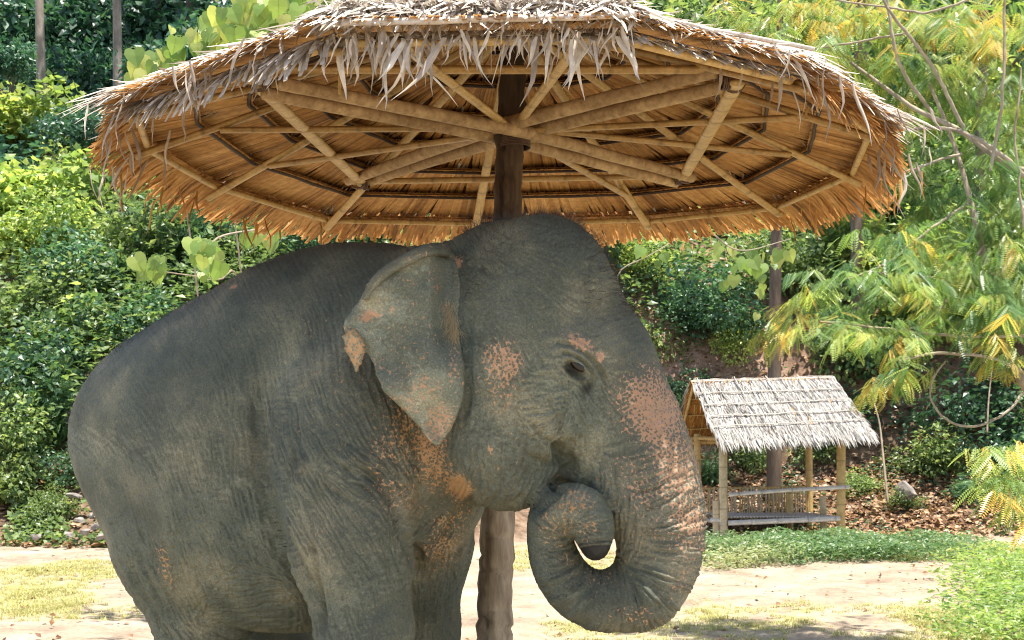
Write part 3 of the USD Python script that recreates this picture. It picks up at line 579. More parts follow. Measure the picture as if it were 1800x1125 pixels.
def forest_tree(name, label, rg, H, R, n, size, m, bark, T=OVATE, r0=.14, tint=(.1, .8), crown_at=.62, lobes=9, cat="tree", limbs=7, lean=.03):
    root = thing(name, label, cat)
    top = np.array([rg.normal(0, lean * H), rg.normal(0, lean * H), H]); tr = MB()
    ax = spline([[0, 0, -.6], top * [.3, .3, .35] + rg.normal(0, .05, 3) * H * .1, top * [.7, .7, .7], top], 20)
    tr.add(*tube(ax, np.linspace(r0 * 1.15, r0 * .3, 20), 10))
    R = np.asarray(R, float); P, d, c, k, q = crown_points(rg, n, R, lobes); cz = H * crown_at + R[2] * .3
    P += top * [.8, .8, 0] + [0, 0, cz]
    for i in range(min(limbs, lobes)):
        b = ax[int(rg.uniform(9, 17))]; e = c[i] * R + top * [.8, .8, 0] + [0, 0, cz]; tr.add(*tube(spline([b, (b + e) / 2 + rg.normal(0, .15, 3), e], 8), np.linspace(r0 * .38, r0 * .08, 8), 6))
    put("trunk", tr, bark, root, True)
    N = nrm(d * .4 + np.array([0, 0, .8]) + rg.normal(0, .4, (n, 3))); Yd = nrm(d * .6 + rg.normal(0, .6, (n, 3)) - [0, 0, .4])
    mb = MB(); leaves(mb, T, P, Yd, N, rg.uniform(.7, 1.3, n) * size, np.clip(rg.uniform(*tint, n) + rg.uniform(-.15, .15, lobes)[k], 0, .97))
    put("crown", mb, m, root); return root.GetPrim()

def at(px, py, d, down=0.0):
    p = E(px, py, d); p[2] -= down; return p

def plants():
    rg = np.random.default_rng(23)
    # prototypes are the first plant of each kind; each is then repeated where the photo shows one
    def place(kinds, spots):
        """spots: (kind, px, py of the crown's middle, distance, radius in photo pixels, label)"""
        used = {}
        for kind, px, py, d, rpx, label, *grp in spots:
            mk, R0, ctr = kinds[kind]
            if kind != "forestbush" and py > 60:      # stand it on the slope where this line of sight reaches the ground
                dd = np.arange(18.5, 48, .15); zz = EYE + (HZ - (py + .8 * rpx)) / F * dd; gz = height((px - 900) / F * dd, dd, False); hit = np.nonzero(gz >= zz)[0]
                if len(hit): d = float(dd[hit[0]]) + .15
            r = rpx / F * d; sc = r / R0; loc = E(px, py, d); loc[2] -= ctr * sc
            rot = (0, 0, float(rg.uniform(0, 360))); sv = (sc * rg.uniform(.95, 1.3), sc * rg.uniform(.95, 1.2), sc * rg.uniform(.85, 1.15))
            if kind not in used:
                p = used[kind] = mk(label); x = UsdGeom.Xformable(p); ops = x.GetOrderedXformOps()
                ops[0].Set(Gf.Vec3d(*map(float, loc))); ops[1].Set(Gf.Vec3f(*rot)); ops[2].Set(Gf.Vec3f(*map(float, sv)))
                if grp: p.SetCustomDataByKey("group", grp[0])
            else: copy_of(used[kind], loc, rot, sv, label, None, grp[0] if grp else None)
    K = {
        "leafy": (lambda l: shrub("leafy_shrub", l, "shrub", rg, 2300, (1, 1, 1), OVATE, .115, M_shrub, 13, (.15, .85)), 1.0, .9),
        "lobed": (lambda l: shrub("lobed_leaf_vine", l, "vine", rg, 1300, (1, 1, 1), PALM, .165, M_shrub, 10, (.3, .85), droop=.7), 1.0, .9),
        "feathery": (lambda l: shrub("feathery_shrub", l, "shrub", rg, 900, (1, 1, 1), PINN, .26, M_teal, 11, (.25, .95)), 1.0, .9),
        "dense": (lambda l: shrub("dense_shrub", l, "shrub", rg, 2300, (1, 1, 1), OVATE, .105, M_teal, 12, (.05, .7), droop=.5), 1.0, .9),
        "bright": (lambda l: shrub("bright_leaf_shrub", l, "shrub", rg, 2000, (1, 1, 1), PALM, .125, M_bright, 13, (.2, .95), droop=.6), 1.0, .9),
        "light": (lambda l: shrub("pale_leaf_shrub", l, "shrub", rg, 2400, (1, 1, 1), OVATE, .095, M_bright, 13, (.1, .9)), 1.0, .9),
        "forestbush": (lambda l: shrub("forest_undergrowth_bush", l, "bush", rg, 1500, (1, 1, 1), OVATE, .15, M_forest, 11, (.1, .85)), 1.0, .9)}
    DG = "dark bushes on the forest floor"
    spots = [
        # left hillside, top to bottom
        ("bright", 30, 190, 19.5, 120, "tall yellow green shrub at the left edge, highest of the bright shrubs"), ("bright", 75, 330, 18.8, 130, "yellow green broad leaved shrub left of the thatch tips"), ("light", 165, 300, 20.5, 95, "pale green shrub just behind the left tips of the thatch"),
        ("bright", 10, 420, 18.2, 95, "yellow green shrub at the left edge, lowest of the bright shrubs"), ("light", 120, 420, 18.6, 100, "pale small leaved shrub below the left corner of the thatch"), ("forestbush", 20, 110, 33, 50, "low dark bush at the foot of the left forest trunk"),
        ("leafy", 240, 420, 18.0, 120, "mid green shrub under the left eave of the thatch"), ("feathery", 350, 430, 17.6, 110, "feathery shrub above the elephant's rump, under the thatch"), ("dense", 160, 470, 17.8, 110, "dark small leaved shrub in the middle of the left slope"),
        ("leafy", 40, 520, 17.4, 110, "green shrub at the left edge halfway down the slope"), ("lobed", 120, 600, 16.6, 95, "climber with lobed maple like leaves beside the elephant's rump"), ("dense", 30, 650, 17.6, 120, "dark shrub at the left edge level with the elephant's rump"),
        ("feathery", 90, 720, 16.8, 85, "feathery shrub left of the elephant's hind quarters"), ("leafy", 460, 440, 19.5, 100, "green shrub behind the elephant's back under the thatch tips"), ("leafy", 20, 770, 17.8, 90, "green shrub at the left edge low on the slope"),
        ("dense", 210, 560, 18.4, 100, "dark shrub just above the curve of the elephant's rump"), ("dense", 130, 800, 18.4, 70, "dark low shrub beside the elephant's thigh"), ("lobed", 30, 860, 18.6, 55, "low climber with lobed leaves at the foot of the left slope"),
        ("leafy", 95, 895, 18.8, 45, "small green shrub above the heap of stones"), ("dense", 560, 430, 20.5, 90, "dark shrub behind the elephant's withers"), ("light", 300, 330, 22, 80, "pale shrub seen through the left of the thatch eave"),
        # behind the head and the hut
        ("dense", 1180, 520, 21.5, 95, "dark ivy covered bush behind the elephant's forehead"), ("leafy", 1130, 600, 20.5, 85, "green bush just behind the bridge of the trunk"), ("dense", 1250, 560, 22.5, 80, "dark bush above the left end of the hut roof"),
        ("light", 1120, 450, 23.0, 75, "pale bush behind the top of the elephant's head"), ("leafy", 1400, 470, 22.6, 95, "green bush to the right of the brown trunk behind the hut"), ("dense", 1440, 600, 23.5, 95, "dark bush above the right half of the hut roof"),
        ("light", 1275, 600, 23.4, 62, "pale bush lit by the sun above the hut ridge"), ("dense", 1200, 700, 21.6, 60, "dark bush between the trunk and the hut gable"), ("dense", 1560, 720, 22.4, 110, "dark shrub right of the hut roof"), ("dense", 1680, 700, 21.6, 120, "large dark shrub on the bank at the right"),
        ("leafy", 1640, 790, 21.4, 75, "green shrub above the boulder on the bank"), ("dense", 1780, 770, 21.2, 110, "dark shrub at the right edge of the bank"), ("leafy", 1530, 600, 23.5, 110, "green shrub behind the hut's right gable"), ("leafy", 1330, 800, 22.3, 48, "small leafy plant behind the hut bench"),
        ("feathery", 1260, 830, 21.9, 42, "ferny plant behind the hut's left posts"), ("leafy", 1520, 850, 21.4, 38, "low green plant right of the hut"), ("leafy", 1590, 880, 21.2, 30, "tiny green plant in front of the boulder", ), ("leafy", 1440, 790, 22.5, 45, "small bush behind the hut's right posts"), ("feathery", 1700, 860, 21.2, 40, "feathery plant on the leaf litter at the right"),
        # hillside behind the thatch, right
        ("light", 1330, 150, 27, 150, "pale sunlit bush high on the hill above the right eave"), ("light", 1480, 90, 25, 170, "pale sunlit bush at the top right of the hill"), ("light", 1650, 150, 24, 170, "pale bush behind the feathery tree at the right"), ("leafy", 1560, 300, 24, 160, "green bush behind the right tip of the thatch"),
        ("leafy", 1720, 340, 23, 160, "green bush behind the feathery tree's limbs"), ("light", 1620, 450, 23, 140, "pale bush level with the lower right branches"), ("leafy", 1760, 520, 23, 140, "green bush at the right edge behind the branches"), ("dense", 1450, 260, 28, 150, "dark bush seen above the right slope of the roof"), ("dense", 1700, 60, 30, 200, "dark bush in the top right corner"),
        ("leafy", 1230, 60, 32, 150, "green bush seen over the top right of the roof")]
    for px, py, d, r in ((40, 60, 46, 130), (90, 120, 45, 90), (200, 110, 46, 95), (10, 150, 44, 90), (300, 150, 44, 90), (150, 40, 49, 130), (150, 90, 47, 130), (260, 70, 46, 130), (330, 20, 48, 130), (110, 170, 42, 100), (240, 170, 43, 105), (140, 235, 31, 60), (235, 225, 30, 55), (330, 130, 36, 110), (180, 10, 50, 140), (400, 60, 44, 130), (480, 10, 48, 130), (20, 10, 52, 140), (290, 215, 29, 75), (160, 235, 28, 60), (560, 30, 46, 120), (380, 200, 30, 90),
                        (1180, 20, 44, 140), (480, 250, 32, 110), (620, 400, 26, 90), (1040, 400, 25, 90), (1330, 330, 30, 120)):
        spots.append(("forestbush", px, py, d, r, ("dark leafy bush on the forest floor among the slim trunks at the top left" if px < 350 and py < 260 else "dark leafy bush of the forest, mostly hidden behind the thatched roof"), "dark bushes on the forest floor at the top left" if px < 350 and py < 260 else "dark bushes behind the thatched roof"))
    place(K, spots)
    # forest trees on the hill at the left
    tr_spots = [(75, 37.0, .125, "straight slim pale forest trunk nearest the left edge"), (208, 38.5, .13, "slim pale forest trunk with a side branch above the left thatch"), (342, 43.0, .15, "dark forest trunk right of the branching one"), (278, 46.0, .19, "thick dark forest trunk standing farther back"), (120, 50, .12, "thin far forest trunk between the two pale ones"), (20, 47, .13, "far forest trunk in the top left corner"), (420, 45, .15, "forest trunk behind the heart leaved creeper")]
    for i, (px, d, r0, lab) in enumerate(tr_spots):
        g_ = hp(px, d); t = forest_tree("forest_tree", lab, np.random.default_rng(60 + i), 12.5, (3.0, 3.0, 2.6), 900, .36, M_forest, M_trunk_pale if i in (0, 1) else M_trunk, r0=r0, tint=(.2, .95), crown_at=.66)
        UsdGeom.Xformable(t).GetOrderedXformOps()[0].Set(Gf.Vec3d(*map(float, g_)))
    far = forest_tree("distant_forest_tree", "dark crowned tree of the distant forest", rg, 11, (3.4, 3.4, 3.6), 1900, .40, M_forest, M_trunk, r0=.2, tint=(.1, .9), crown_at=.45, lobes=12)
    first = True
    for row, d in enumerate((52, 60, 70)):
        for px in range(-200, 2100, 150 - row * 15):
            q = px + rg.uniform(-45, 45)
            if 520 < q < 1180: continue
            g_ = hp(q, d + rg.uniform(-3, 3)); sc = rg.uniform(.8, 1.25)
            if first:
                ops = UsdGeom.Xformable(far).GetOrderedXformOps(); ops[0].Set(Gf.Vec3d(*map(float, g_))); far.SetCustomDataByKey("group", "trees of the distant forest"); first = False
            else: copy_of(far, g_, (0, 0, rg.uniform(0, 360)), sc, "dark crowned tree of the distant forest", None, "trees of the distant forest")
    # trees on the bank behind the hut
    for i, (px, d, r0, h_, lab) in enumerate(((1335, 23.6, .115, 9.5, "brown tree trunk wrapped in climber behind the hut roof"), (1508, 24.2, .11, 9, "slimmer dark trunk right of the hut's ridge"), (1715, 24.6, .12, 9, "dark trunk in the shade at the right of the bank"))):
        g_ = hp(px, d, 0); g_[2] = float(height(g_[0], 22.2)) if i == 0 else g_[2]
        t = forest_tree("bank_tree", lab, np.random.default_rng(80 + i), h_, (2.0, 2.0, 1.6), 600, .20, M_shrub, M_trunk, r0=r0, tint=(.2, .9), crown_at=.78, lean=.012)
        UsdGeom.Xformable(t).GetOrderedXformOps()[0].Set(Gf.Vec3d(float(g_[0]), float(g_[1] - (1.3 if i == 0 else 0)), float(g_[2])))

def heart_creeper():
    """Large heart shaped leaves, each one a part, on thin vines."""
    rg = np.random.default_rng(31)
    def creeper(label, blobs, vines, size):
        root = thing("heart_leaved_creeper", label, "creeper"); cnt = 0
        for a in vines: put("vine", tube(spline([E(*q) for q in a], 24), np.linspace(.012, .005, 24), 6), M_twig, root)
        stalks = MB()
        for px, py, rx, ry, d, n in blobs:
            for _ in range(n):
                x, y = px + rg.normal(0, .5) * rx, py + rg.normal(0, .5) * ry; dd = d + rg.normal(0, .25)
                mb = MB(); P = E(x, y, dd)[None]; yd = np.array([[rg.normal(0, .35), rg.normal(0, .3), -1.0]]); N = np.array([[rg.normal(0, .5), -1.0 + rg.normal(0, .4), .35 + rg.normal(0, .4)]])
                leaves(mb, HEART, P, yd, N, size * rg.uniform(.55, 1.25), rg.uniform(.1, .95)); put("leaf", mb, M_heart, root)
                stalks.add(*tube(spline([P[0], P[0] + [rg.normal(0, .012), .03, .015], P[0] + [rg.normal(0, .03), .08, rg.uniform(-.01, .05)]], 5), .0022, 4, False))
        put("leaf_stalks", stalks, M_heart, root, kind="stuff")
    creeper("creeper with big pale heart shaped leaves above the left slope of the thatch", [(265, 120, 30, 34, 11.8, 18), (315, 98, 45, 40, 11.6, 32), (365, 70, 42, 38, 11.8, 30), (425, 35, 42, 54, 11.4, 48), (475, 15, 48, 40, 11.6, 44), (545, 0, 60, 26, 11.8, 40), (605, -10, 40, 18, 12, 18), (300, 145, 40, 30, 12, 14)],
            [[(230, 190, 12.4), (300, 130, 11.9), (380, 80, 11.9), (460, 30, 11.8), (560, 0, 12), (640, -40, 12.3)], [(420, 140, 12.2), (425, 60, 11.7), (440, -10, 11.7)], [(430, 960, 12.9), (436, 620, 12.7), (402, 300, 12.4), (380, 80, 11.9)], [(330, 940, 13.0), (352, 600, 12.8), (320, 320, 12.4), (290, 135, 11.9)]], .15)
    creeper("cluster of big yellow green heart shaped leaves hanging over the elephant's back", [(362, 432, 26, 28, 10.4, 18), (275, 460, 22, 26, 10.8, 12), (465, 408, 26, 16, 11, 7), (362, 456, 22, 16, 10.3, 8)], [[(470, 1090, 11.2), (455, 800, 11.1), (420, 500, 10.8), (385, 492, 10.6), (340, 485, 10.7), (290, 478, 10.8)], [(362, 480, 10.5), (380, 420, 10.6), (470, 400, 11.0), (520, 380, 11.4)]], .125)
    creeper("pale heart shaped leaves climbing beside the brown trunk under the right eave", [(1320, 455, 34, 24, 17, 9), (1270, 430, 34, 22, 17, 6), (1370, 440, 30, 24, 17, 6), (1290, 490, 20, 16, 17, 3), (1150, 440, 40, 24, 15.5, 5), (1338, 520, 8, 60, 21.5, 7)], [[(1165, 1000, 16.0), (1150, 780, 15.8), (1096, 545, 15.6), (1088, 480, 15.5), (1140, 450, 15.5), (1190, 420, 15.6), (1240, 390, 16)], [(1240, 400, 16.8), (1300, 440, 17), (1390, 420, 17.2)]], .15)

def feather_trees():
    """The tree at the right: thin arching limbs and twice divided, feathery leaves."""
    rg = np.random.default_rng(47)
    def frond_mesh(k=13, droop=.22):
        V, F_ = [], []
        for i in range(k):
            y = .08 + .88 * i / (k - 1); l = .19 * np.sin(np.pi * (.2 + .66 * i / (k - 1)))
            for s in (-1, 1):
                b = len(V); z = -droop * y * y
                V += [(0, y, z), (s * l * .5, y + .044, z - .012), (s * l, y + .04, z - .03), (s * l * .55, y - .02, z - .018)]
                F_ += [(b, b + 3, b + 2), (b, b + 2, b + 1)] if s > 0 else [(b, b + 2, b + 3), (b, b + 1, b + 2)]
        b = len(V); V += [(-.007, 0, 0), (.007, 0, 0), (0, .98, -droop * .95)]; F_ += [(b, b + 1, b + 2)]
        return np.array(V, float), np.array(F_)
    FR = frond_mesh()
    def tree(label, limbs, pads, ground, big):
        root = thing("feathery_leaved_tree", label, "tree"); tr = MB()
        for pts, r0, r1 in limbs:
            p = spline([E(*q) for q in pts], 30); p += np.cumsum(rg.normal(0, .003, (30, 3)), 0); put("limb", tube(p, np.linspace(r0, r1, 30), 8), M_twig, root, True)
        mb = MB(); parts = 0
        for px, py, rx, ry, d, n, yel, *sz in pads:
            size = sz[0] * .7 if sz else (.155 if d < 9.3 else .19)
            for _ in range(int(n * (1.15 if d < 9.3 else 2.0))):
                x, y = px + rg.normal(0, .55) * rx, py + rg.normal(0, .55) * ry; dd = d + rg.normal(0, .35); c = E(x, y - 14, dd)
                k = int(rg.integers(5, 9)); a0 = rg.uniform(0, 6.28); ax = nrm(np.array([rg.normal(-.3, .7), rg.normal(-.3, .5), rg.normal(-.12, .35)]))
                tt = float(np.clip(rg.normal(yel * .95 - .05, .2), .05, .96))
                # pinnae in two rows along a leaf axis
                sd = nrm(np.cross(ax, [0, 0, 1.0])); L = size * rg.uniform(.9, 1.3); P, Yd = [], []
                for j in range(k):
                    s = 1 if j % 2 else -1; P.append(c + ax * L * (j / k)); Yd.append(ax * .55 + sd * s * .8 + rg.normal(0, .16, 3) - [0, 0, .62])
                P, Yd = np.array(P), np.array(Yd); N = nrm(np.array([0, -.25, 1.0]) + rg.normal(0, .3, (k, 3)))
                one = MB(); leaves(one, FR, P, Yd, N, size * rg.uniform(.75, 1.1, k), np.clip(tt + rg.normal(0, .1, k), 0.02, 1))
                if big and parts < 260 and dd < 10.5: put("frond", one, M_frond, root); parts += 1
                else: leaves(mb, FR, P, Yd, N, size * rg.uniform(.75, 1.1, k), np.clip(tt + rg.normal(0, .1, k), 0.02, 1))
        if mb.n: put("crown", mb, M_frond, root, kind="stuff")
        return root
    tree("feathery leaved tree with arching thin limbs filling the right edge",
         [([(1890, 1195, 9.7), (1860, 800, 9.6), (1790, 650, 9.5), (1752, 520, 9.5), (1722, 400, 9.6), (1690, 280, 9.7), (1640, 150, 9.9)], .042, .012), ([(1885, 900, 9.6), (1905, 560, 9.4), (1860, 330, 9.2), (1780, 290, 9.3), (1690, 230, 9.6), (1600, 185, 9.9), (1500, 110, 10.2)], .034, .012),
          ([(1800, 310, 9.2), (1740, 260, 9.2), (1660, 225, 9.4), (1590, 225, 9.6)], .02, .008), ([(1640, 200, 9.7), (1580, 110, 9.6), (1560, 0, 9.6), (1550, -60, 9.6)], .014, .009), ([(1695, 225, 9.5), (1640, 120, 9.4), (1570, 30, 9.3), (1540, -40, 9.3)], .014, .009),
          ([(1740, 300, 9.1), (1760, 180, 9.0), (1770, 60, 9.0), (1772, -40, 9.0)], .012, .008), ([(1810, 660, 9.4), (1740, 630, 9.0), (1660, 620, 8.8), (1600, 628, 8.7), (1560, 636, 8.6)], .013, .006), ([(1800, 590, 9.3), (1700, 592, 9.0), (1600, 585, 8.8), (1520, 575, 8.7), (1440, 560, 8.6)], .011, .006),
          ([(1800, 690, 9.2), (1770, 725, 9.1), (1720, 747, 9.0), (1670, 738, 9.0), (1640, 700, 9.0), (1642, 660, 9.0), (1662, 630, 9.0)], .010, .006), ([(1752, 520, 9.5), (1690, 500, 9.2), (1600, 490, 9.0), (1520, 480, 8.9)], .012, .006), ([(1700, 360, 9.6), (1620, 420, 9.2), (1560, 470, 9.0), (1490, 500, 8.9)], .011, .006),
          ([(1730, 430, 9.5), (1640, 560, 9.1), (1560, 580, 8.9)], .010, .005), ([(1690, 270, 9.6), (1600, 300, 9.4), (1500, 330, 9.2)], .010, .006), ([(1750, -20, 9.3), (1640, 18, 9.3), (1560, 10, 9.4), (1440, -10, 9.6)], .010, .006), ([(1590, 60, 9.8), (1480, 75, 9.9), (1380, 85, 10.1), (1270, 60, 10.4)], .009, .005), ([(1800, 400, 9.0), (1783, 250, 9.0), (1792, 120, 9.0)], .009, .006)],
         [(1480, 590, 45, 26, 8.7, 10, .70), (1420, 575, 40, 22, 8.7, 9, .85), (1370, 590, 22, 18, 8.6, 5, .95), (1550, 600, 40, 22, 8.8, 9, .6), (1590, 660, 40, 34, 8.7, 11, .82), (1560, 690, 26, 22, 8.6, 5, .9), (1620, 590, 40, 30, 8.9, 8, .7), (1480, 500, 70, 24, 9, 10, .45), (1420, 520, 40, 22, 8.9, 6, .75), (1560, 470, 60, 30, 9, 12, .5), (1620, 490, 50, 40, 9.1, 12, .6), (1540, 530, 60, 26, 9, 9, .35), (1640, 540, 50, 36, 9.1, 12, .65), (1700, 470, 60, 50, 9.3, 14, .6), (1760, 560, 50, 50, 9.4, 14, .6), (1780, 480, 40, 60, 9.4, 12, .55), (1740, 620, 40, 26, 9.2, 8, .85), (1790, 640, 30, 30, 9.2, 6, .8),
          (1600, 430, 60, 36, 9.4, 10, .5), (1700, 380, 70, 50, 9.8, 12, .5), (1780, 380, 50, 60, 9.8, 12, .5), (1640, 340, 60, 50, 10.2, 12, .4), (1740, 280, 60, 60, 10.3, 12, .45), (1560, 300, 60, 40, 10.6, 8, .5), (1690, 170, 70, 60, 10.6, 16, .6), (1600, 130, 70, 50, 10.6, 16, .72), (1520, 130, 60, 40, 10.7, 12, .72), (1440, 90, 60, 36, 10.8, 14, .78), (1360, 70, 60, 34, 11, 12, .75), (1300, 45, 50, 24, 11.2, 8, .75), (1500, 40, 70, 36, 10.8, 14, .78), (1600, 40, 70, 36, 10.6, 14, .78), (1690, 50, 70, 44, 10.2, 16, .8), (1770, 60, 50, 50, 9.8, 12, .75), (1780, 170, 50, 60, 9.8, 10, .6), (1420, 20, 60, 20, 11, 8, .8), (1560, 210, 60, 40, 10.8, 10, .55), (1470, 190, 40, 26, 11, 6, .6)], None, True)
    tree("low sprig of yellow green feathery leaves at the right edge, near the ground", [([(1900, 1250, 8.5), (1890, 980, 8.4), (1860, 830, 8.4), (1810, 810, 8.3), (1760, 800, 8.2)], .01, .005), ([(1860, 860, 8.4), (1800, 850, 8.3), (1750, 850, 8.2)], .01, .005)],
         [(1752, 800, 24, 14, 8.2, 5, .9, .26), (1760, 850, 24, 18, 8.2, 7, .8, .26), (1795, 800, 20, 22, 8.3, 5, .7, .26), (1790, 860, 24, 22, 8.3, 6, .7, .26), (1800, 930, 20, 40, 8.4, 4, .75, .26)], None, True)

def hillside_feather_tree():
    rg = np.random.default_rng(53)
    def mk(l): return shrub("feathery_bank_shrub", l, "shrub", rg, 2600, (1, 1, 1), PINN, .20, M_frond, 14, (.15, .8), droop=.5, upw=.8)
    first = None
    for px, py, d, r, lab in ((1660, 300, 15, 150, "feathery bright shrub behind the tree limbs at the right"), (1480, 440, 16, 85, "feathery shrub under the right tip of the thatch"), (1760, 420, 14.5, 150, "feathery shrub at the right edge halfway up"), (1560, 120, 16.5, 170, "feathery bright crown above the right eave"), (1740, 110, 15.5, 170, "feathery bright crown in the top right corner"), (1390, 90, 18, 120, "feathery crown peeking over the roof's right slope"), (1640, 560, 16, 95, "feathery shrub behind the lowest arching branch")):
        dd = np.arange(20.5, 60, .2); zz = EYE + (HZ - (py + .8 * r)) / F * dd; gz = height((px - 900) / F * dd, dd, False); hit = np.nonzero(gz >= zz)[0]
        d = float(dd[hit[0]]) + .2 if len(hit) else d
        R = r / F * d; loc = E(px, py, d); loc[2] -= .9 * R
        if first is None:
            first = mk(lab); ops = UsdGeom.Xformable(first).GetOrderedXformOps(); ops[0].Set(Gf.Vec3d(*map(float, loc))); ops[2].Set(Gf.Vec3f(R, R, R))
        else: copy_of(first, loc, (0, 0, rg.uniform(0, 360)), R, lab)

def ground_cover():
    rg = np.random.default_rng(61)
    # low green plants in front of the hut
    def cover(name, label, pts, m, size, tint, hgt, T=LANCE):
        n = len(pts); z = height(pts[:, 0], pts[:, 1]); P = np.stack([pts[:, 0], pts[:, 1], z], 1); P[:, 2] += hgt * rg.random(n)**.8 * (.35 + 1.0 * meshkit.fbm(np.c_[pts * 2.2, 0 * pts[:, :1]], 3, 15))
        N = nrm(np.array([0, -.2, 1.0]) + rg.normal(0, .5, (n, 3))); Yd = nrm(rg.normal(0, 1, (n, 3)) * [1, 1, .3] + [0, -.2, .1])
        mb = MB(); leaves(mb, T, P, Yd, N, rg.uniform(.6, 1.3, n) * size, np.clip(tint(pts) + rg.normal(0, .15, n), 0, .97)); put(name, mb, m, label=label, cat="plants", kind="stuff")
    def sample(n, x0, x1, y0, y1, fn):
        p = np.stack([rg.uniform(x0, x1, n * 6), rg.uniform(y0, y1, n * 6)], 1); w = fn(p); return p[rg.random(len(p)) < w][:n]
    def strip(p):
        x, y = p[:, 0], p[:, 1]; c = meshkit.fbm(np.stack([x * 1.3, y * 1.3, 0 * x], 1), 3, 6); lo_ = 15.9 + .28 * np.clip(x - 2, 0, 9) + (c - .5) * 1.2
        return sstep(y, lo_, lo_ + .5) * (1 - sstep(y, 18.9, 19.5)) * (1 - sstep(x, 5.3, 6.6)) * np.clip(c * 2.4 - .3, 0.12, 1)
    pts = sample(24000, 1.7, 6.8, 15.4, 20.1, strip)
    cover("ground_cover", "low green leafy plants growing in front of the hut", pts, M_cover, .075, lambda p: .38 + .55 * np.exp(-(((p[:, 0] - 2.6) / .9)**2 + ((p[:, 1] - 16.6) / .8)**2)) + .15 * (meshkit.noise(np.c_[p * 1.5, 0 * p[:, :1]], 4) - .5), .27)
    def corner(p):
        x, y = p[:, 0], p[:, 1]; c = meshkit.fbm(np.stack([x * 1.6, y * 1.6, 0 * x], 1), 3, 7); e = 3.45 + .34 * (y - 11.5) + (c - .5) * 1.1
        return sstep(x, e, e + .7) * (1 - sstep(y, 16.2, 17.2)) * np.clip(c * 2 - .1, .1, 1)
    pts = sample(16000, 3.2, 6.8, 10.4, 17.2, corner)
    cover("corner_plants", "yellow green low plants in the bottom right corner beside the path", pts, M_bright, .085, lambda p: .45 + .3 * (meshkit.noise(np.c_[p * 1.2, 0 * p[:, :1]], 4) - .5), .34)
    def leftlow(p):
        x, y = p[:, 0], p[:, 1]; c = meshkit.fbm(np.stack([x * 1.3, y * 1.3, 0 * x], 1), 3, 8); return sstep(y, 18.6, 19.6) * np.clip(c * 3 - 1.2, 0.02, 1)
    pts = sample(5200, -8, -4.4, 18.4, 22.4, leftlow)
    cover("slope_plants", "low green plants creeping over the foot of the left slope", pts, M_shrub, .085, lambda p: .45 + 0 * p[:, 0], .22, PALM)
    def wall(p):
        x, y = p[:, 0], p[:, 1]; c = meshkit.fbm(np.stack([x * .7, y * .7, 0 * x], 1), 3, 18); return np.clip(c * 3 - .8, .05, 1) * sstep(y, 20.6, 21.6)
    pts = sample(26000, -9.5, -.4, 20.4, 31, wall)
    cover("slope_foliage", "tangle of small leaved plants carpeting the left slope between the shrubs", pts, M_shrub, .16, lambda p: .38 + .35 * (meshkit.noise(np.c_[p * .8, 0 * p[:, :1]], 4) - .5), 1.5, OVATE)
    pts = sample(16000, -.4, 11, 24.6, 33, wall)
    cover("hill_foliage", "tangle of green plants covering the hillside behind the hut", pts, M_shrub, .17, lambda p: .42 + .35 * (meshkit.noise(np.c_[p * .8, 0 * p[:, :1]], 4) - .5), .95, OVATE)
    pts = sample(26000, -26, 6, 31, 48, wall)
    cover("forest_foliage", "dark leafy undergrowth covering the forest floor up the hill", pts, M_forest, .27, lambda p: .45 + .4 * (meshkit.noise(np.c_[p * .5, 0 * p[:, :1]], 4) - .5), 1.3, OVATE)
    def bankp(p):
        x, y = p[:, 0], p[:, 1]; c = meshkit.fbm(np.stack([x * 1.1, y * 1.1, 0 * x], 1), 3, 12); return np.clip(c * 4 - 2.0, 0.01, 1)
    pts = sample(4200, .2, 9.5, 20.8, 26, bankp)
    cover("bank_plants", "small green plants scattered on the leaf covered bank behind the hut", pts, M_teal, .10, lambda p: .45 + 0 * p[:, 0], .30)
    # dry leaves
    def litter(name, label, pts, size, lift=.015):
        n = len(pts); P = np.stack([pts[:, 0], pts[:, 1], height(pts[:, 0], pts[:, 1]) + rg.uniform(.005, lift + .03, n)], 1)
        mb = MB(); leaves(mb, OVATE, P, rg.normal(0, 1, (n, 3)) * [1, 1, .25], nrm(np.array([0, -.4, 1.0]) + rg.normal(0, .45, (n, 3))), rg.uniform(.6, 1.5, n) * size, rg.random(n)); put(name, mb, M_litter, label=label, cat="dry leaves", kind="stuff")
    pts = sample(15000, .5, 9.5, 19.8, 25.5, lambda p: np.clip(1 - .12 * (p[:, 1] - 20), .2, 1) * sstep(p[:, 1], 20.2, 21) * np.where(p[:, 0] < 1.2, .5, 1))
    litter("leaf_litter", "brown dry leaves covering the bank right of the hut", pts, .095, .05)
    pts = sample(1500, -8, -4.2, 18.8, 22.5, lambda p: .5 + 0 * p[:, 0]); litter("slope_leaf_litter", "brown dry leaves among the plants at the foot of the left slope", pts, .11, .05)
    pts = sample(900, -6, 6.5, 10.5, 19.5, lambda p: .3 + 0 * p[:, 0]); litter("scattered_dry_leaves", "dry leaves scattered over the sandy clearing", pts, .055, .0)
    # grass tufts on the clearing
    t = MB()
    for b in range(16):
        a = rg.uniform(0, 6.28); lean = rg.uniform(.1, .8); h_ = rg.uniform(.5, 1); o = rg.normal(0, .25, 2); d = np.array([np.cos(a), np.sin(a)]); s = np.array([-d[1], d[0]]) * .035
        V = [(*(o + s), 0), (*(o - s), 0), (*(o + d * lean * .4 + s * .7), h_ * .6), (*(o + d * lean * .4 - s * .7), h_ * .6), (*(o + d * lean), h_ * .9)]
        t.add(V, [(0, 1, 3), (0, 3, 2), (2, 3, 4)], rg.uniform(.1, .9))
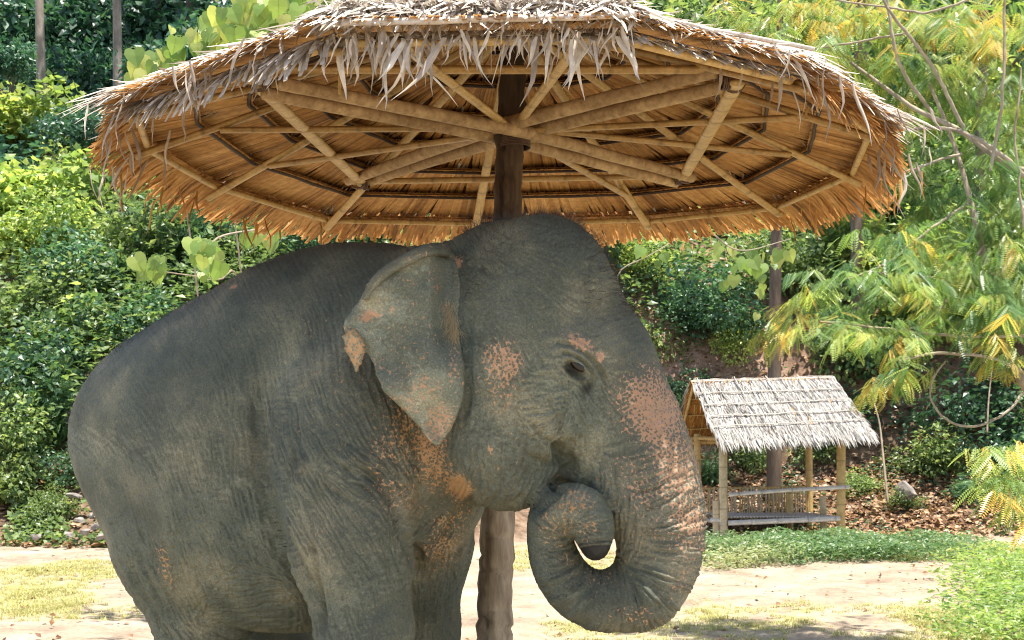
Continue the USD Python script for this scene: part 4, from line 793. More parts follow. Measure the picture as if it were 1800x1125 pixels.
    pi = UsdGeom.PointInstancer.Define(stage, "/World/turf"); put("grass_tuft", t, M_grass, "/World/turf"); tag(pi, "short yellowish grass in patches on the sandy clearing", "grass", None, "stuff")
    p = np.stack([rg.uniform(-7.5, 7.5, 90000), rg.uniform(10.2, 20.5, 90000)], 1); g = grass_cover(p[:, 0], p[:, 1]); keep = rg.random(len(p)) < sstep(g, .36, .62) * .6; p = p[keep]
    P = np.stack([p[:, 0], p[:, 1], height(p[:, 0], p[:, 1]) - .004], 1); n = len(P); yaw = rg.uniform(0, np.pi, n)
    pi.CreatePrototypesRel().SetTargets([Sdf.Path("/World/turf/grass_tuft")]); pi.CreateProtoIndicesAttr(Vt.IntArray.FromNumpy(np.zeros(n, np.int32)))
    pi.CreatePositionsAttr(Vt.Vec3fArray.FromNumpy(P.astype(np.float32))); pi.CreateOrientationsAttr(Vt.QuathArray([Gf.Quath(float(np.cos(a)), 0, 0, float(np.sin(a))) for a in yaw]))
    sc = rg.uniform(.035, .085, n) * (1 + .6 * sstep(g[keep], .5, .75)); pi.CreateScalesAttr(Vt.Vec3fArray.FromNumpy(np.stack([sc * 1.3, sc * 1.3, sc * .75], 1).astype(np.float32)))
    # stones
    M_stone = mat("grey_stone", {"g": ("geometry", {}), "n": ("noise_texture", {"scale": 9.0, "detail": 6.0, "roughness": .7}), "r": ("rgb_ramp", {"ramp": [(.3, (.10, .088, .075)), (.55, (.22, .195, .17)), (.72, (.34, .31, .28))]}), "b": ("bump", {"strength": .6, "distance": .02}), "p": ("principled_bsdf", {"roughness": .9, "specular_ior_level": .2})}, [("g.position", "n.vector"), ("n.fac", "r.fac"), ("r.color", "p.base_color"), ("n.fac", "b.height"), ("b.normal", "p.normal")], "p.BSDF")
    def stone(px, py, d, w, h_, label, group=None, seed=0):
        s = trimesh.creation.icosphere(3, 1.0); v = np.array(s.vertices); q = np.random.default_rng(seed)
        for _ in range(9):
            dn = nrm(q.normal(0, 1, 3)); c = q.uniform(.3, .62); dd = v @ dn; v = v - np.maximum(dd - c, 0)[:, None] * dn * .9
        v = v * (1 + .55 * (meshkit.fbm(v * 1.6 + seed, 4, 3)[:, None] - .5)); c = E(px, py, d); v = v * [w / F * d / 2, w / F * d / 2.2, h_ / F * d / 2] @ trimesh.transformations.rotation_matrix(q.uniform(-.3, .3), [0, 1, 0])[:3, :3] + c
        put("stone", (v, np.array(s.faces)), M_stone, smooth=True, label=label, cat="stone", group=group)
    SG = "stones heaped at the foot of the left slope"
    SL = ["grey stone at the left end of the heap's middle row", "rounded grey stone in the middle of the heap on the left slope", "broad flat stone lying lowest in the middle of the heap", "grey stone low at the right of the heap, beside the elephant's leg", "small stone at the right edge of the heap, half hidden by the elephant", "long flat slab set apart above the stone heap", "small dark stone left of the heap's lowest row", "dark rounded stone lying alone to the left of the heap", "smallest stone on top of the heap", "flat stone nearest the elephant's thigh at the foot of the heap"]
    for i, (px, py, w, h_) in enumerate(((142, 915, 26, 20), (165, 925, 24, 20), (150, 938, 30, 16), (178, 942, 26, 18), (185, 928, 22, 16), (128, 872, 34, 12), (120, 940, 20, 14), (62, 945, 26, 18), (160, 905, 16, 14), (190, 950, 20, 12))): stone(px, py, 18.9 - .02 * (py - 925), w, h_, SL[i], SG, i + 3)
    stone(1597, 866, 21.6, 50, 44, "large pale boulder on the leaf covered bank right of the hut", None, 40)
    # loose vines and bare saplings on the bank
    for pts, r, l in (([(1560, 880, 21), (1552, 800, 21.2), (1545, 740, 21.4), (1530, 690, 21.6)], .022, "thin pale bare sapling right of the hut"), ([(1735, 760, 20.6), (1738, 700, 20.7), (1745, 640, 20.8)], .016, "thin hanging vine in the shade at the right")):
        put("sapling", tube(spline([E(*q) for q in pts], 20), np.linspace(r, r * .5, 20), 7), M_twig, smooth=True, label=l, cat="sapling")
# ---------------------------------------------------------------- the elephant
def elephant():
    rg = np.random.default_rng(7)
    YAW = math.radians(28)
    fa = np.array([math.cos(YAW), -math.sin(YAW), 0]); na = np.array([-math.sin(YAW), -math.cos(YAW), 0]); za = np.array([0, 0, 1.0])
    hx, hy = np.array([1.0, 0, 0]), np.array([0, -1.0, 0])
    H = 0.0108
    lo = np.array([-2.5, 4.55, -0.03]); hi = np.array([1.0, 7.45, 2.72])
    dims = np.ceil((hi - lo) / H).astype(int)
    fld = np.full(dims, 1.0, np.float32)
    def region(mn, mx):

        a = np.clip(((mn - lo) / H).astype(int) - 1, 0, dims); b = np.clip(((mx - lo) / H).astype(int) + 2, 0, dims)
        ax = [lo[k] + H * np.arange(a[k], b[k], dtype=np.float32) for k in range(3)]
        return (slice(a[0], b[0]), slice(a[1], b[1]), slice(a[2], b[2])), ax[0][:, None, None], ax[1][None, :, None], ax[2][None, None, :]
    def blend(sl, d, k):
        cur = fld[sl]
        if k <= 0: np.minimum(cur, d, out=cur); return
        h = np.maximum(k - np.abs(cur - d), 0) / k
        fld[sl] = np.minimum(cur, d) - h * h * k * .25
    def ell(c, r, axes, k=.1):
        c = np.asarray(c, float); m = max(r) + .25
        sl, X, Y, Z = region(c - m, c + m)
        X, Y, Z = X - np.float32(c[0]), Y - np.float32(c[1]), Z - np.float32(c[2])
        q = [(X * np.float32(a[0]) + Y * np.float32(a[1]) + Z * np.float32(a[2])) for a in axes]
        k0 = np.sqrt(sum((qi / np.float32(ri))**2 for qi, ri in zip(q, r))); k1 = np.sqrt(sum((qi / np.float32(ri * ri))**2 for qi, ri in zip(q, r)))
        blend(sl, k0 * (k0 - 1) / np.maximum(k1, 1e-6), k)
    def cap(a, b, ra, rb, k=.08):
        a, b = np.asarray(a, float), np.asarray(b, float); m = max(ra, rb) + .2
        sl, X, Y, Z = region(np.minimum(a, b) - m, np.maximum(a, b) + m)
        ab = b - a; L2 = float(ab @ ab)
        t = np.clip(((X - a[0]) * ab[0] + (Y - a[1]) * ab[1] + (Z - a[2]) * ab[2]) / L2, 0, 1).astype(np.float32)
        d = np.sqrt((X - a[0] - t * ab[0])**2 + (Y - a[1] - t * ab[1])**2 + (Z - a[2] - t * ab[2])**2) - (ra + t * (rb - ra))
        blend(sl, d.astype(np.float32), k)
    B3 = (fa, na, za); H3 = (hx, hy, za)
    # trunk of the body
    ell(E(345, 768, 6.3), (.605, .53, .515), B3, .1)
    ell(E(497, 797, 6.02), (.80, .60, .80), B3, .22)
    ell(E(560, 625, 5.95), (.50, .46, .45), B3, .10)
    ell(E(650, 655, 5.88), (.52, .47, .545), B3, .15)
    # legs
    def leg(pts, k=.1):
        for (a, ra), (b, rb) in zip(pts[:-1], pts[1:]): cap(a, b, ra, rb, k)
    def foot(px, d): p = E(px, 791, d); p[2] = .10; return p
    ell(E(598, 800, 5.40), (.34, .25, .46), (fa, na, za), .05)
    leg([(E(596, 830, 5.42), .280), (E(614, 950, 5.38), .256), (E(640, 1110, 5.38), .187), (E(641, 1290, 5.40), .166), (foot(640, 5.40), .182)], .07)
    leg([(E(735, 840, 6.15), .26), (E(738, 950, 6.2), .225), (E(730, 1120, 6.22), .18), (E(726, 1260, 6.22), .165), (foot(722, 6.22), .185)], .12)
    leg([(E(308, 840, 6.2), .36), (E(330, 960, 6.12), .31), (E(352, 1120, 6.1), .175), (E(345, 1260, 6.15), .155), (foot(342, 6.15), .18)], .12)
    leg([(E(440, 900, 6.75), .36), (E(470, 1040, 6.85), .25), (E(475, 1150, 6.88), .19), (E(470, 1240, 6.9), .165), (foot(466, 6.9), .18)], .12)
    # chest and neck
    ell(E(745, 800, 5.82), (.30, .34, .38), B3, .12)
    ell(E(752, 865, 5.70), (.20, .30, .30), B3, .08)
    cap(E(690, 620, 5.75), E(880, 640, 5.42), .42, .36, .12)
    cap(E(740, 760, 5.72), E(850, 790, 5.45), .30, .22, .12)
    # head
    D = 5.35
    for s in (-1, 1): ell(E(952, 500, D + s * .14), (.265, .20, .272), H3, .08)
    ell(E(905, 610, D), (.30, .36, .36), H3, .1)
    ell(E(850, 545, D + .05), (.26, .27, .295), H3, .12)
    ell(E(885, 490, D + .02), (.21, .22, .225), H3, .08)
    ell(E(760, 560, D + .2), (.28, .30, .285), H3, .12)
    ell(E(1010, 545, D), (.20, .22, .20), H3, .1)
    ell(E(955, 800, D), (.12, .17, .12), H3, .08)
    ell(E(1020, 780, D), (.12, .16, .15), H3, .08)
    ell(E(885, 765, D), (.215, .27, .26), H3, .1)
    ell(E(905, 840, D), (.15, .17, .13), H3, .08)
    for s in (-1, 1):
        ell(E(1005, 618, D + s * .235), (.15, .10, .12), H3, .08)
        ell(E(960, 700, D + s * .235), (.13, .09, .20), H3, .1)
    ell(E(1018, 636, D), (.25, .215, .25), H3, .06)
    ell(E(1020, 705, D), (.17, .235, .21), H3, .08)
    tr = [((1045, 650), 110), ((1085, 720), 104), ((1117, 800), 104), ((1138, 855), 98), ((1160, 925), 84), ((1158, 985), 77), ((1134, 1036), 72), ((1096, 1053), 62),
          ((1052, 1056), 55), ((1010, 1037), 50), ((980, 995), 46), ((967, 945), 41), ((974, 907), 43), ((1002, 893), 44), ((1031, 905), 43), ((1043, 932), 37), ((1047, 962), 25)]
    ctr = spline(np.array([[*p, r] for p, r in tr], float), 73)
    sc = D / F
    off = np.interp(np.arange(73), [0, 34, 48, 58, 72], [0, 0, -.09, -.17, -.20])
    cp = [E(c[0], c[1], D + o) for c, o in zip(ctr, off)]
    body_f = fld.copy(); fld[:] = 1.0
    for i in range(36): cap(cp[i], cp[i + 1], ctr[i][2] * sc, ctr[i + 1][2] * sc, 0)
    tk = np.clip((1.0 - (lo[2] + H * np.arange(dims[2]) - 1.28) / -.25), .05, 1.0).astype(np.float32)[None, None, :] * .10   # blends softly into the face, hardly at all where the tip curls past it
    h_ = np.maximum(tk - np.abs(fld - body_f), 0) / tk
    fld = np.minimum(fld, body_f) - h_ * h_ * tk * .25; del body_f, h_
    for i in range(36, 72): cap(cp[i], cp[i + 1], ctr[i][2] * sc, ctr[i + 1][2] * sc, .006)
    # ---- surface nets
    f = gaussian_filter(fld, .8); del fld
    ins = f < 0
    c8 = [ins[i:dims[0] - 1 + i, j:dims[1] - 1 + j, k:dims[2] - 1 + k] for i in (0, 1) for j in (0, 1) for k in (0, 1)]
    cnt = sum(c.astype(np.int8) for c in c8)
    cell = np.argwhere((cnt > 0) & (cnt < 8)); del c8, cnt
    idx = np.full(dims, -1, np.int32); idx[tuple(cell.T)] = np.arange(len(cell))
    acc = np.zeros((len(cell), 3)); num = np.zeros(len(cell))
    cor = [(i, j, k) for i in (0, 1) for j in (0, 1) for k in (0, 1)]
    for a in cor:
        for ax in range(3):
            if a[ax]: continue
            b = list(a); b[ax] = 1
            fa_, fb_ = f[tuple((cell + a).T)], f[tuple((cell + b).T)]
            m = (fa_ < 0) != (fb_ < 0); t = np.where(m, fa_ / np.where(m, fa_ - fb_, 1), 0)
            p = np.array(a, float)[None].repeat(len(cell), 0); p[:, ax] = t
            acc[m] += p[m]; num[m] += 1
    V = lo + H * (cell + acc / num[:, None])
    quads = []
    for ax in range(3):
        o1, o2 = [(1, 2), (2, 0), (0, 1)][ax]
        sh = [slice(1, -1)] * 3; s2 = list(sh); s2[ax] = slice(2, None)
        A, Bq = ins[tuple(sh)], ins[tuple(s2)]
        for flip, msk in ((False, A & ~Bq), (True, ~A & Bq)):
            e = np.argwhere(msk) + 1
            d1, d2 = np.eye(3, dtype=int)[o1], np.eye(3, dtype=int)[o2]
            q = np.stack([idx[tuple((e - d1 - d2).T)], idx[tuple((e - d2).T)], idx[tuple(e.T)], idx[tuple((e - d1).T)]], 1)
            quads.append(q[:, ::-1] if flip else q)
    Q = np.vstack(quads); Q = Q[(Q >= 0).all(1)]
    Fc = np.vstack([Q[:, [0, 1, 2]], Q[:, [0, 2, 3]]])
    # ---- finer where the skin is looked at
    def vnorm(V, Fc):
        n = np.zeros_like(V); fn = np.cross(V[Fc[:, 1]] - V[Fc[:, 0]], V[Fc[:, 2]] - V[Fc[:, 0]])
        for k in range(3): np.add.at(n, Fc[:, k], fn)
        return nrm(n)
    n0 = vnorm(V, Fc)
    fmid = V[Fc].mean(1); fn = n0[Fc].mean(1)
    sel = (fn[:, 1] < .35) & (fmid[:, 2] > .62)
    V, Fc = trimesh.remesh.subdivide(V, Fc, face_index=np.nonzero(sel)[0])[:2]
    n = vnorm(V, Fc)
    px = V[:, 0] / V[:, 1] * F + 900; py = HZ - (V[:, 2] - EYE) / V[:, 1] * F
    q = np.stack([px, py], 1)
    w = np.clip((.25 - n[:, 1]) / .3, 0, 1) * np.clip((V[:, 2] - .66) / .1, 0, 1)
    # trunk coordinates
    kt = cKDTree(np.array(cp)); dist, ti = kt.query(V)
    arc = np.concatenate([[0], np.cumsum(np.linalg.norm(np.diff(ctr[:, :2], axis=0), axis=1))])
    pha = np.concatenate([[0], np.cumsum(np.diff(arc) / (6.8 * (ctr[1:, 2] / 85)**.6))])
    tp = np.array(cp); tan = nrm(np.gradient(tp, axis=0)); rel = V - tp[ti]
    s_tr = arc[ti] + (rel * tan[ti]).sum(1) / sc
    on_tr = np.clip((s_tr - 60) / 160, 0, 1) * (dist < ctr[ti, 2] * sc * 1.18)
    # flow of the wrinkles: (x, y, direction, strength)
    flow = [(160, 720, .9, .5, .12), (250, 640, .5, 1, .16), (230, 850, .3, 1, .22), (330, 730, .3, 1, .25), (400, 800, .12, 1, .55), (300, 1000, .38, 1, .8), (440, 1070, 1, -.1, .5), (470, 720, 0, 1, .9), (350, 600, .4, 1, .16),
            (600, 600, .05, 1, .5), (560, 760, .5, 1, .7), (650, 830, 1, .6, 1), (700, 760, .3, 1, .9), (620, 950, .7, 1, .6), (640, 1080, .2, 1, .45), (790, 910, .7, -1, 1), (760, 940, .6, -1, 1), (500, 930, .35, 1, .9),
            (880, 800, 0, 1, .6), (850, 740, .05, 1, .5), (940, 860, -.6, 1, .9), (985, 780, -.5, 1, 1), (1035, 790, .1, 1, .8), (960, 720, 1, -.15, .8), (900, 560, .5, 1, .22), (960, 430, 1, .3, .2), (1100, 600, 1, -.3, .2),
            (500, 500, .6, 1, .13), (650, 480, .6, 1, .13), (760, 620, .1, 1, .6), (770, 1060, .05, 1, .5), (1050, 720, .4, 1, .5), (1120, 700, 1, .3, .35)]
    fl = np.array(flow); dirs = nrm(fl[:, 2:4]); ang2 = 2 * np.arctan2(dirs[:, 1], dirs[:, 0])
    d2 = ((q[:, None, :] - fl[None, :, :2])**2).sum(2) + 900; wgt = 1 / d2**1.6; wgt /= wgt.sum(1, keepdims=True)
    cs, sn = wgt @ np.cos(ang2), wgt @ np.sin(ang2); th = .5 * np.arctan2(sn, cs); amp = wgt @ fl[:, 4]
    warp = meshkit.fbm(np.stack([px / 60, py / 60, 0 * px], 1), 3, 5) - .5
    def lines(th, L, W, seed):
        # cells of constant direction, blended, so that lines follow the flow without shearing
        out = np.zeros(len(px)); tot = np.zeros(len(px))
        for k in range(12):
            t0 = k * np.pi / 12; dd = np.abs((th - t0 + np.pi / 2) % np.pi - np.pi / 2); g = np.maximum(1 - dd / (np.pi / 12), 0)
            m = g > 0
            a = px[m] * math.cos(t0) + py[m] * math.sin(t0); b = -px[m] * math.sin(t0) + py[m] * math.cos(t0) + warp[m] * 13
            out[m] += g[m] * meshkit.noise(np.stack([a / L, b / W, np.full(m.sum(), k * 7.3)], 1), seed); tot += g
        return out / np.maximum(tot, 1e-6)
    l1 = np.abs(lines(th, 60, 7.5, 1) * 2 - 1); l2 = np.abs(lines(th, 40, 4.4, 2) * 2 - 1); l3 = np.abs(lines(th + np.pi / 2, 26, 6, 3) * 2 - 1)
    groove = lambda l, e: np.exp(-(l / e)**2)
    ntr = 1 - on_tr
    disp = -ntr * amp * (.0085 * groove(l1, .20) + .0058 * groove(l2, .28) + .0034 * groove(l3, .18))
    side = nrm(np.cross(tan[ti], np.array([0, -1.0, 0]))); ring_t = (rel * side).sum(1) / sc / 46
    rw = np.abs(meshkit.noise(np.stack([np.interp(s_tr, arc, pha) + warp * 1.2, ring_t * .6, V[:, 1] * 2], 1), 4) * 2 - 1)
    rw2 = np.abs(meshkit.noise(np.stack([np.interp(s_tr, arc, pha) * .52 + warp * 1.5, ring_t * .7, V[:, 1] * 2], 1), 14) * 2 - 1)
    inner = np.clip(.55 + .45 * (rel * side).sum(1) / np.maximum(dist, 1e-6) * 1.0, .25, 1.0)
    disp -= on_tr * (.0100 * groove(rw, .32) + .0105 * groove(rw2, .24)) * (.6 + .4 * inner) * (1 - .35 * np.clip((s_tr - 520) / 150, 0, 1))
    disp += .010 * (meshkit.fbm(V * 7, 3, 21) - .5) + .0016 * (meshkit.noise(V * 70, 22) - .5) * 2
    # big folds
    def seg(pl):
        p = spline(np.array(pl, float), 500); dd, ii = cKDTree(p).query(q); return dd, ii / 499.0
    folds = [([(458, 640), (450, 720), (452, 800), (468, 880), (492, 950), (525, 1010), (552, 1060), (562, 1125)], .040, 15), ([(628, 815), (665, 848), (695, 885), (712, 930), (733, 975), (742, 1010)], .040, 11),
             ([(215, 965), (245, 1040), (285, 1105), (305, 1140)], .016, 6), ([(228, 940), (262, 1030), (310, 1110)], .012, 5), ([(540, 940), (552, 1000), (557, 1060), (566, 1125)], .02, 7), ([(990, 765), (984, 800), (1000, 824), (980, 855), (948, 885), (930, 905)], .036, 11),
             ([(1002, 690), (990, 730), (988, 775)], .012, 5), ([(965, 690), (975, 720), (992, 755)], .009, 4), ([(930, 740), (955, 770), (985, 800)], .01, 5), ([(925, 800), (955, 815), (985, 815)], .01, 5), ([(1010, 770), (1003, 800), (1008, 830)], .012, 5),
             ([(822, 540), (818, 620), (822, 690), (806, 745)], .022, 10), ([(845, 560), (838, 620), (842, 660)], .008, 5), ([(1028, 455), (1042, 510), (1068, 575)], .014, 16), ([(1012, 540), (1000, 580)], .008, 14),
             ([(830, 870), (812, 900), (770, 950), (745, 985)], .014, 7), ([(800, 860), (770, 900), (742, 940)], .01, 6), ([(600, 770), (640, 800), (690, 850)], .008, 5), ([(575, 800), (620, 835), (665, 880)], .008, 5), ([(560, 850), (610, 880), (650, 900)], .006, 5),
             ([(500, 690), (520, 740), (515, 800), (500, 850)], .008, 8), ([(930, 870), (890, 890), (845, 880)], .006, 6), ([(820, 455), (850, 450), (872, 462)], .006, 5), ([(818, 468), (845, 472), (866, 482)], .006, 5)]
    for pl, dep, wd in folds:
        dd, t = seg(pl); disp -= dep * np.exp(-(dd / wd)**2) * np.clip(np.sin(np.pi * np.clip(t, .02, .98)) * 2.2, 0, 1) * w
    # eye lids: rings round the slit
    ex, ey, ea = 1009, 652, math.radians(38)
    u = (px - ex) * math.cos(ea) + (py - ey) * math.sin(ea); v = -(px - ex) * math.sin(ea) + (py - ey) * math.cos(ea)
    er = .86 * np.sqrt((u / 1.75)**2 + (v * np.where(v < 0, 1.0, 1.15))**2); nearside = (V[:, 1] < D - .1) & (er < 60)
    lid = .011 * np.exp(-((er - 15) / 4)**2) + .011 * np.exp(-((er - 25) / 4.5)**2) - .011 * np.exp(-((er - 20) / 2.4)**2) - .012 * np.exp(-((er - 31) / 3.5)**2) + .006 * np.exp(-((er - 38) / 4)**2) - .019 * np.exp(-(er / 10.5)**4)
    upper = np.where(er < 13, 1.0, np.clip(.42 - 1.0 * v / np.maximum(er, 1) - .25 * np.abs(u) / np.maximum(er * 1.75, 1), .10, 1.0))
    disp += np.where(nearside, lid * upper, 0)
    disp *= np.where(w > 0, w, 0)
    V2 = V + n * disp[:, None]
    # ---- skin masks
    near = (n[:, 1] < .45)
    def blob(cx, cy, rx, ry, a=0.0):
        c, s = math.cos(math.radians(a)), math.sin(math.radians(a))
        uu = ((px - cx) * c + (py - cy) * s) / rx; vv = (-(px - cx) * s + (py - cy) * c) / ry
        return np.exp(-(uu * uu + vv * vv)**1.3)
    wob = meshkit.fbm(V * 9, 3, 31) - .5
    pale = np.full(len(V), .06); warm = np.zeros(len(V)); stain = np.zeros(len(V))
    P = [(1148, 722, 90, 66, 62, .98), (1190, 810, 110, 66, 68, .80), (1212, 920, 105, 52, 80, .68), (1205, 1035, 70, 50, 110, .42), (1110, 1088, 80, 26, 0, .45), (1120, 840, 95, 70, 0, .46), (1150, 900, 80, 90, 0, .46),
         (884, 638, 44, 50, 0, .84), (882, 690, 56, 56, 0, .54), (1022, 603, 34, 13, 32, .85), (1056, 627, 10, 9, 45, 1.3), (1005, 600, 14, 14, 0, .5), (800, 461, 15, 12, -20, 1.3), (720, 720, 55, 110, 10, .62), (760, 800, 40, 85, -15, .84), (700, 870, 70, 50, 30, .45), (780, 960, 60, 40, -50, .62),
         (805, 858, 28, 24, 40, 1.35), (795, 920, 60, 40, -45, .62), (690, 800, 70, 60, 0, .56), (610, 700, 160, 120, 0, .28), (870, 760, 90, 110, 0, .28), (985, 925, 52, 64, 20, .55), (1005, 885, 60, 40, 0, .60), (1032, 925, 36, 36, 0, .62), (290, 1000, 16, 70, -18, .55),
         (860, 800, 50, 60, 0, .3), (862, 790, 8, 12, 0, .8), (570, 960, 40, 60, 0, .3), (660, 620, 60, 90, 0, .28), (550, 580, 40, 30, 0, .28), (1055, 1005, 40, 30, 0, .45), (1000, 985, 30, 50, -30, .4), (410, 502, 8, 4, -30, 1.2)]
    for cx, cy, rx, ry, a, s in P: pale = np.maximum(pale, s * blob(cx, cy, rx, ry, a))
    pale = np.where(near, np.clip(pale + wob * .35 * np.clip(pale * 2, 0, 1), 0, 1.3), .06)
    for cx, cy, rx, ry, a, s in [(790, 850, 70, 110, -10, 1.0), (760, 800, 60, 90, -10, .8), (800, 930, 80, 60, -45, 1.0), (985, 925, 70, 80, 0, .8), (1020, 905, 70, 60, 0, .8), (290, 1000, 30, 90, -18, .9), (700, 780, 90, 110, 0, .85), (860, 760, 60, 110, 0, .8), (610, 720, 120, 120, 0, .6), (880, 690, 50, 50, 0, .4), (1110, 1088, 90, 30, 0, .6)]: warm = np.maximum(warm, s * blob(cx, cy, rx, ry, a))
    stain = np.maximum(stain, np.where(nearside, .95 * np.exp(-(er / 10)**4), 0)); stain = np.maximum(stain, .9 * blob(1033, 683, 11, 15, 25) * (V[:, 1] < D)); stain = np.maximum(stain, .5 * blob(1020, 664, 26, 10, 48) * (V[:, 1] < D))
    tipm = np.clip((s_tr - (arc[-1] - 16)) / 14, 0, 1) * (ti > 62) * (dist < ctr[ti, 2] * sc * 1.12); stain = np.maximum(stain, .97 * tipm)
    stain = np.maximum(stain, .85 * blob(520, 822, 17, 30, 15) * near * .45)
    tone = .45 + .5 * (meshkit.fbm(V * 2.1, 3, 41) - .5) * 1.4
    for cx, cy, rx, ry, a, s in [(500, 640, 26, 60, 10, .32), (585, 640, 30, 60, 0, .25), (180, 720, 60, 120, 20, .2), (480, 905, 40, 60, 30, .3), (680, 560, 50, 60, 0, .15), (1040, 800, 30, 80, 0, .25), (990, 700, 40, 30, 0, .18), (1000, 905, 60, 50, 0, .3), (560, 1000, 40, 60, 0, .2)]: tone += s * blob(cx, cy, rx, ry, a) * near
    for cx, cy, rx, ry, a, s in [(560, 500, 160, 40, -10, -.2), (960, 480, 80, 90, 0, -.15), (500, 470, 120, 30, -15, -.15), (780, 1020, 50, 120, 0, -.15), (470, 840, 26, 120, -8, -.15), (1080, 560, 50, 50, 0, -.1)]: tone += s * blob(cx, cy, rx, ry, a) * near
    root = thing("elephant", "grey elephant with pink speckled trunk curled up, standing under the thatched umbrella", "elephant")
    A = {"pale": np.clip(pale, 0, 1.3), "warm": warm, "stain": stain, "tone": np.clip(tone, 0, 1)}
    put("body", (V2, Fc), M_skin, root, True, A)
    # front depth of the body, to lay the ear on
    g = 8; front = {}
    nn = near & (V[:, 2] > .7)
    kd = cKDTree(np.stack([px[nn], py[nn]], 1)); Yn = V2[nn, 1]
    def depth(x, y):
        dd, ii = kd.query(np.stack([np.ravel(x), np.ravel(y)], 1), k=8); return np.where(dd < 40, Yn[ii], np.nan), dd
    def front_y(x, y):
        Yk, dd = depth(x, y); return np.nanmin(Yk, axis=1)
    Y0 = V[nn, 1]
    def kd_front(x, y):
        dd, ii = kd.query([x, y], k=12); return float(np.min(Y0[ii]))
    # ---- ear
    ear_o = [(803, 452), (812, 500), (808, 560), (812, 610), (818, 660), (815, 695), (806, 725), (790, 760), (770, 783), (752, 772), (738, 752), (715, 727), (692, 705), (675, 688), (664, 662), (655, 636), (640, 614), (626, 597), (608, 588), (603, 574), (610, 553), (628, 534), (638, 520), (648, 498), (672, 475), (702, 457), (738, 441), (765, 436), (785, 444)]
    bo = spline(np.array(ear_o + ear_o[:1], float), 260)[:-1]
    bo = bo + (meshkit.fbm(np.c_[bo / 11, 0 * bo[:, :1]], 3, 77)[:, None] - .5) * np.array([9, 7]) * np.clip((800 - bo[:, :1]) / 40, 0, 1)
    poly = Polygon(bo).buffer(0)
    gx, gy = np.meshgrid(np.arange(596, 824, 3.2), np.arange(430, 790, 3.2)); gp = np.stack([gx.ravel(), gy.ravel()], 1) + rg.uniform(-.5, .5, (gx.size, 2))
    inside = shapely.contains_xy(poly.buffer(-2.2), gp[:, 0], gp[:, 1]); gp = gp[inside]
    pts = np.vstack([bo, gp]); T = Delaunay(pts).simplices; cc = pts[T].mean(1); T = T[shapely.contains_xy(poly, cc[:, 0], cc[:, 1])]
    edge = np.array([poly.exterior.distance(Point(*p)) for p in pts])
    att = np.clip((820 - pts[:, 0]) / 200, 0, 1)
    fy = front_y(pts[:, 0], pts[:, 1])
    # smooth the resting surface
    kk = cKDTree(pts); nb = kk.query(pts, k=90)[1]; fy = fy[nb].min(1); fy = fy[nb].mean(1); fy = fy[nb].mean(1)
    stand = .025 + .135 * np.sin(np.clip(att * 1.5, 0, 1) * np.pi / 2)
    top = np.exp(-(np.clip((pts[:, 1] - (452 + np.clip((740 - pts[:, 0]), 0, 200) * .62)) / 34, 0, 3))**2)
    wave = .022 * np.sin(pts[:, 1] / 26 + pts[:, 0] / 70) * att + .016 * np.sin(pts[:, 1] / 13 - pts[:, 0] / 40 + 1) * att * np.exp(-edge / 40) + .012 * (meshkit.fbm(np.c_[pts / 34, 0 * pts[:, :1]], 3, 8) - .5)
    hollow = .035 * np.exp(-(((pts[:, 0] - 775) / 26)**2 + ((pts[:, 1] - 560) / 75)**2))
    low = np.clip((pts[:, 1] - 600) / 180, 0, 1)
    Dm = np.minimum(fy, 5.2) - stand * (1 - .15 * low) + wave + hollow - .02 * top
    raw = front_y(pts[:, 0], pts[:, 1]); raw = raw[kk.query(pts, k=30)[1]].mean(1); att_up = np.clip((pts[:, 0] - 755) / 40, 0, 1) * np.clip((655 - pts[:, 1]) / 60, 0, 1)
    att_up = att_up * att_up * (3 - 2 * att_up); Dm = Dm * (1 - att_up) + att_up * (raw + .004)
    th_ = .011 * np.sqrt(np.clip(edge / 9, 0, 1)) + .0
    fine = .0022 * (np.abs(meshkit.noise(np.c_[pts / 7, 0 * pts[:, :1]], 9) * 2 - 1) - .5) + .0012 * (meshkit.noise(np.c_[pts / 3.2, 0 * pts[:, :1]], 10) - .5)
    Pf = np.array([E(p[0], p[1], d) for p, d in zip(pts, Dm - th_ + fine * (edge > 0))]); Pb = np.array([E(p[0], p[1], d) for p, d in zip(pts, Dm + th_)])
    nb_ = len(bo); mapb = np.concatenate([np.arange(nb_), len(pts) + np.arange(len(pts) - nb_)])
    EV = np.vstack([Pf, Pb[nb_:]])
    a_, b_, c_ = pts[T[:, 0]], pts[T[:, 1]], pts[T[:, 2]]
    orient = (b_[:, 0] - a_[:, 0]) * (c_[:, 1] - a_[:, 1]) - (b_[:, 1] - a_[:, 1]) * (c_[:, 0] - a_[:, 0])
    T = np.where((orient > 0)[:, None], T[:, ::-1], T)      # photo rows run down: this turns the front towards the lens
    EF = np.vstack([T, mapb[T][:, ::-1]])
    ex_, ey_ = np.concatenate([pts[:, 0], pts[nb_:, 0]]), np.concatenate([pts[:, 1], pts[nb_:, 1]])
    emb = [(EV, EF)]
    # rolled upper rim and the curled lobe
    rim = [(800, 457), (785, 441), (765, 434), (738, 440), (702, 458), (672, 477), (650, 500), (640, 522)]
    rp = spline(np.array(rim, float), 40); ry_ = np.interp(np.arange(40), [0, 8, 30, 39], [0, -.035, -.06, -.03])
    kd2 = cKDTree(pts); rd = Dm[kd2.query(rp)[1]]; rd = np.convolve(np.pad(rd, 4, mode="edge"), np.ones(9) / 9, "valid")
    rimp = np.array([E(p[0] + 2, p[1] + 4, d + o * .6) for p, d, o in zip(rp, rd, ry_)])
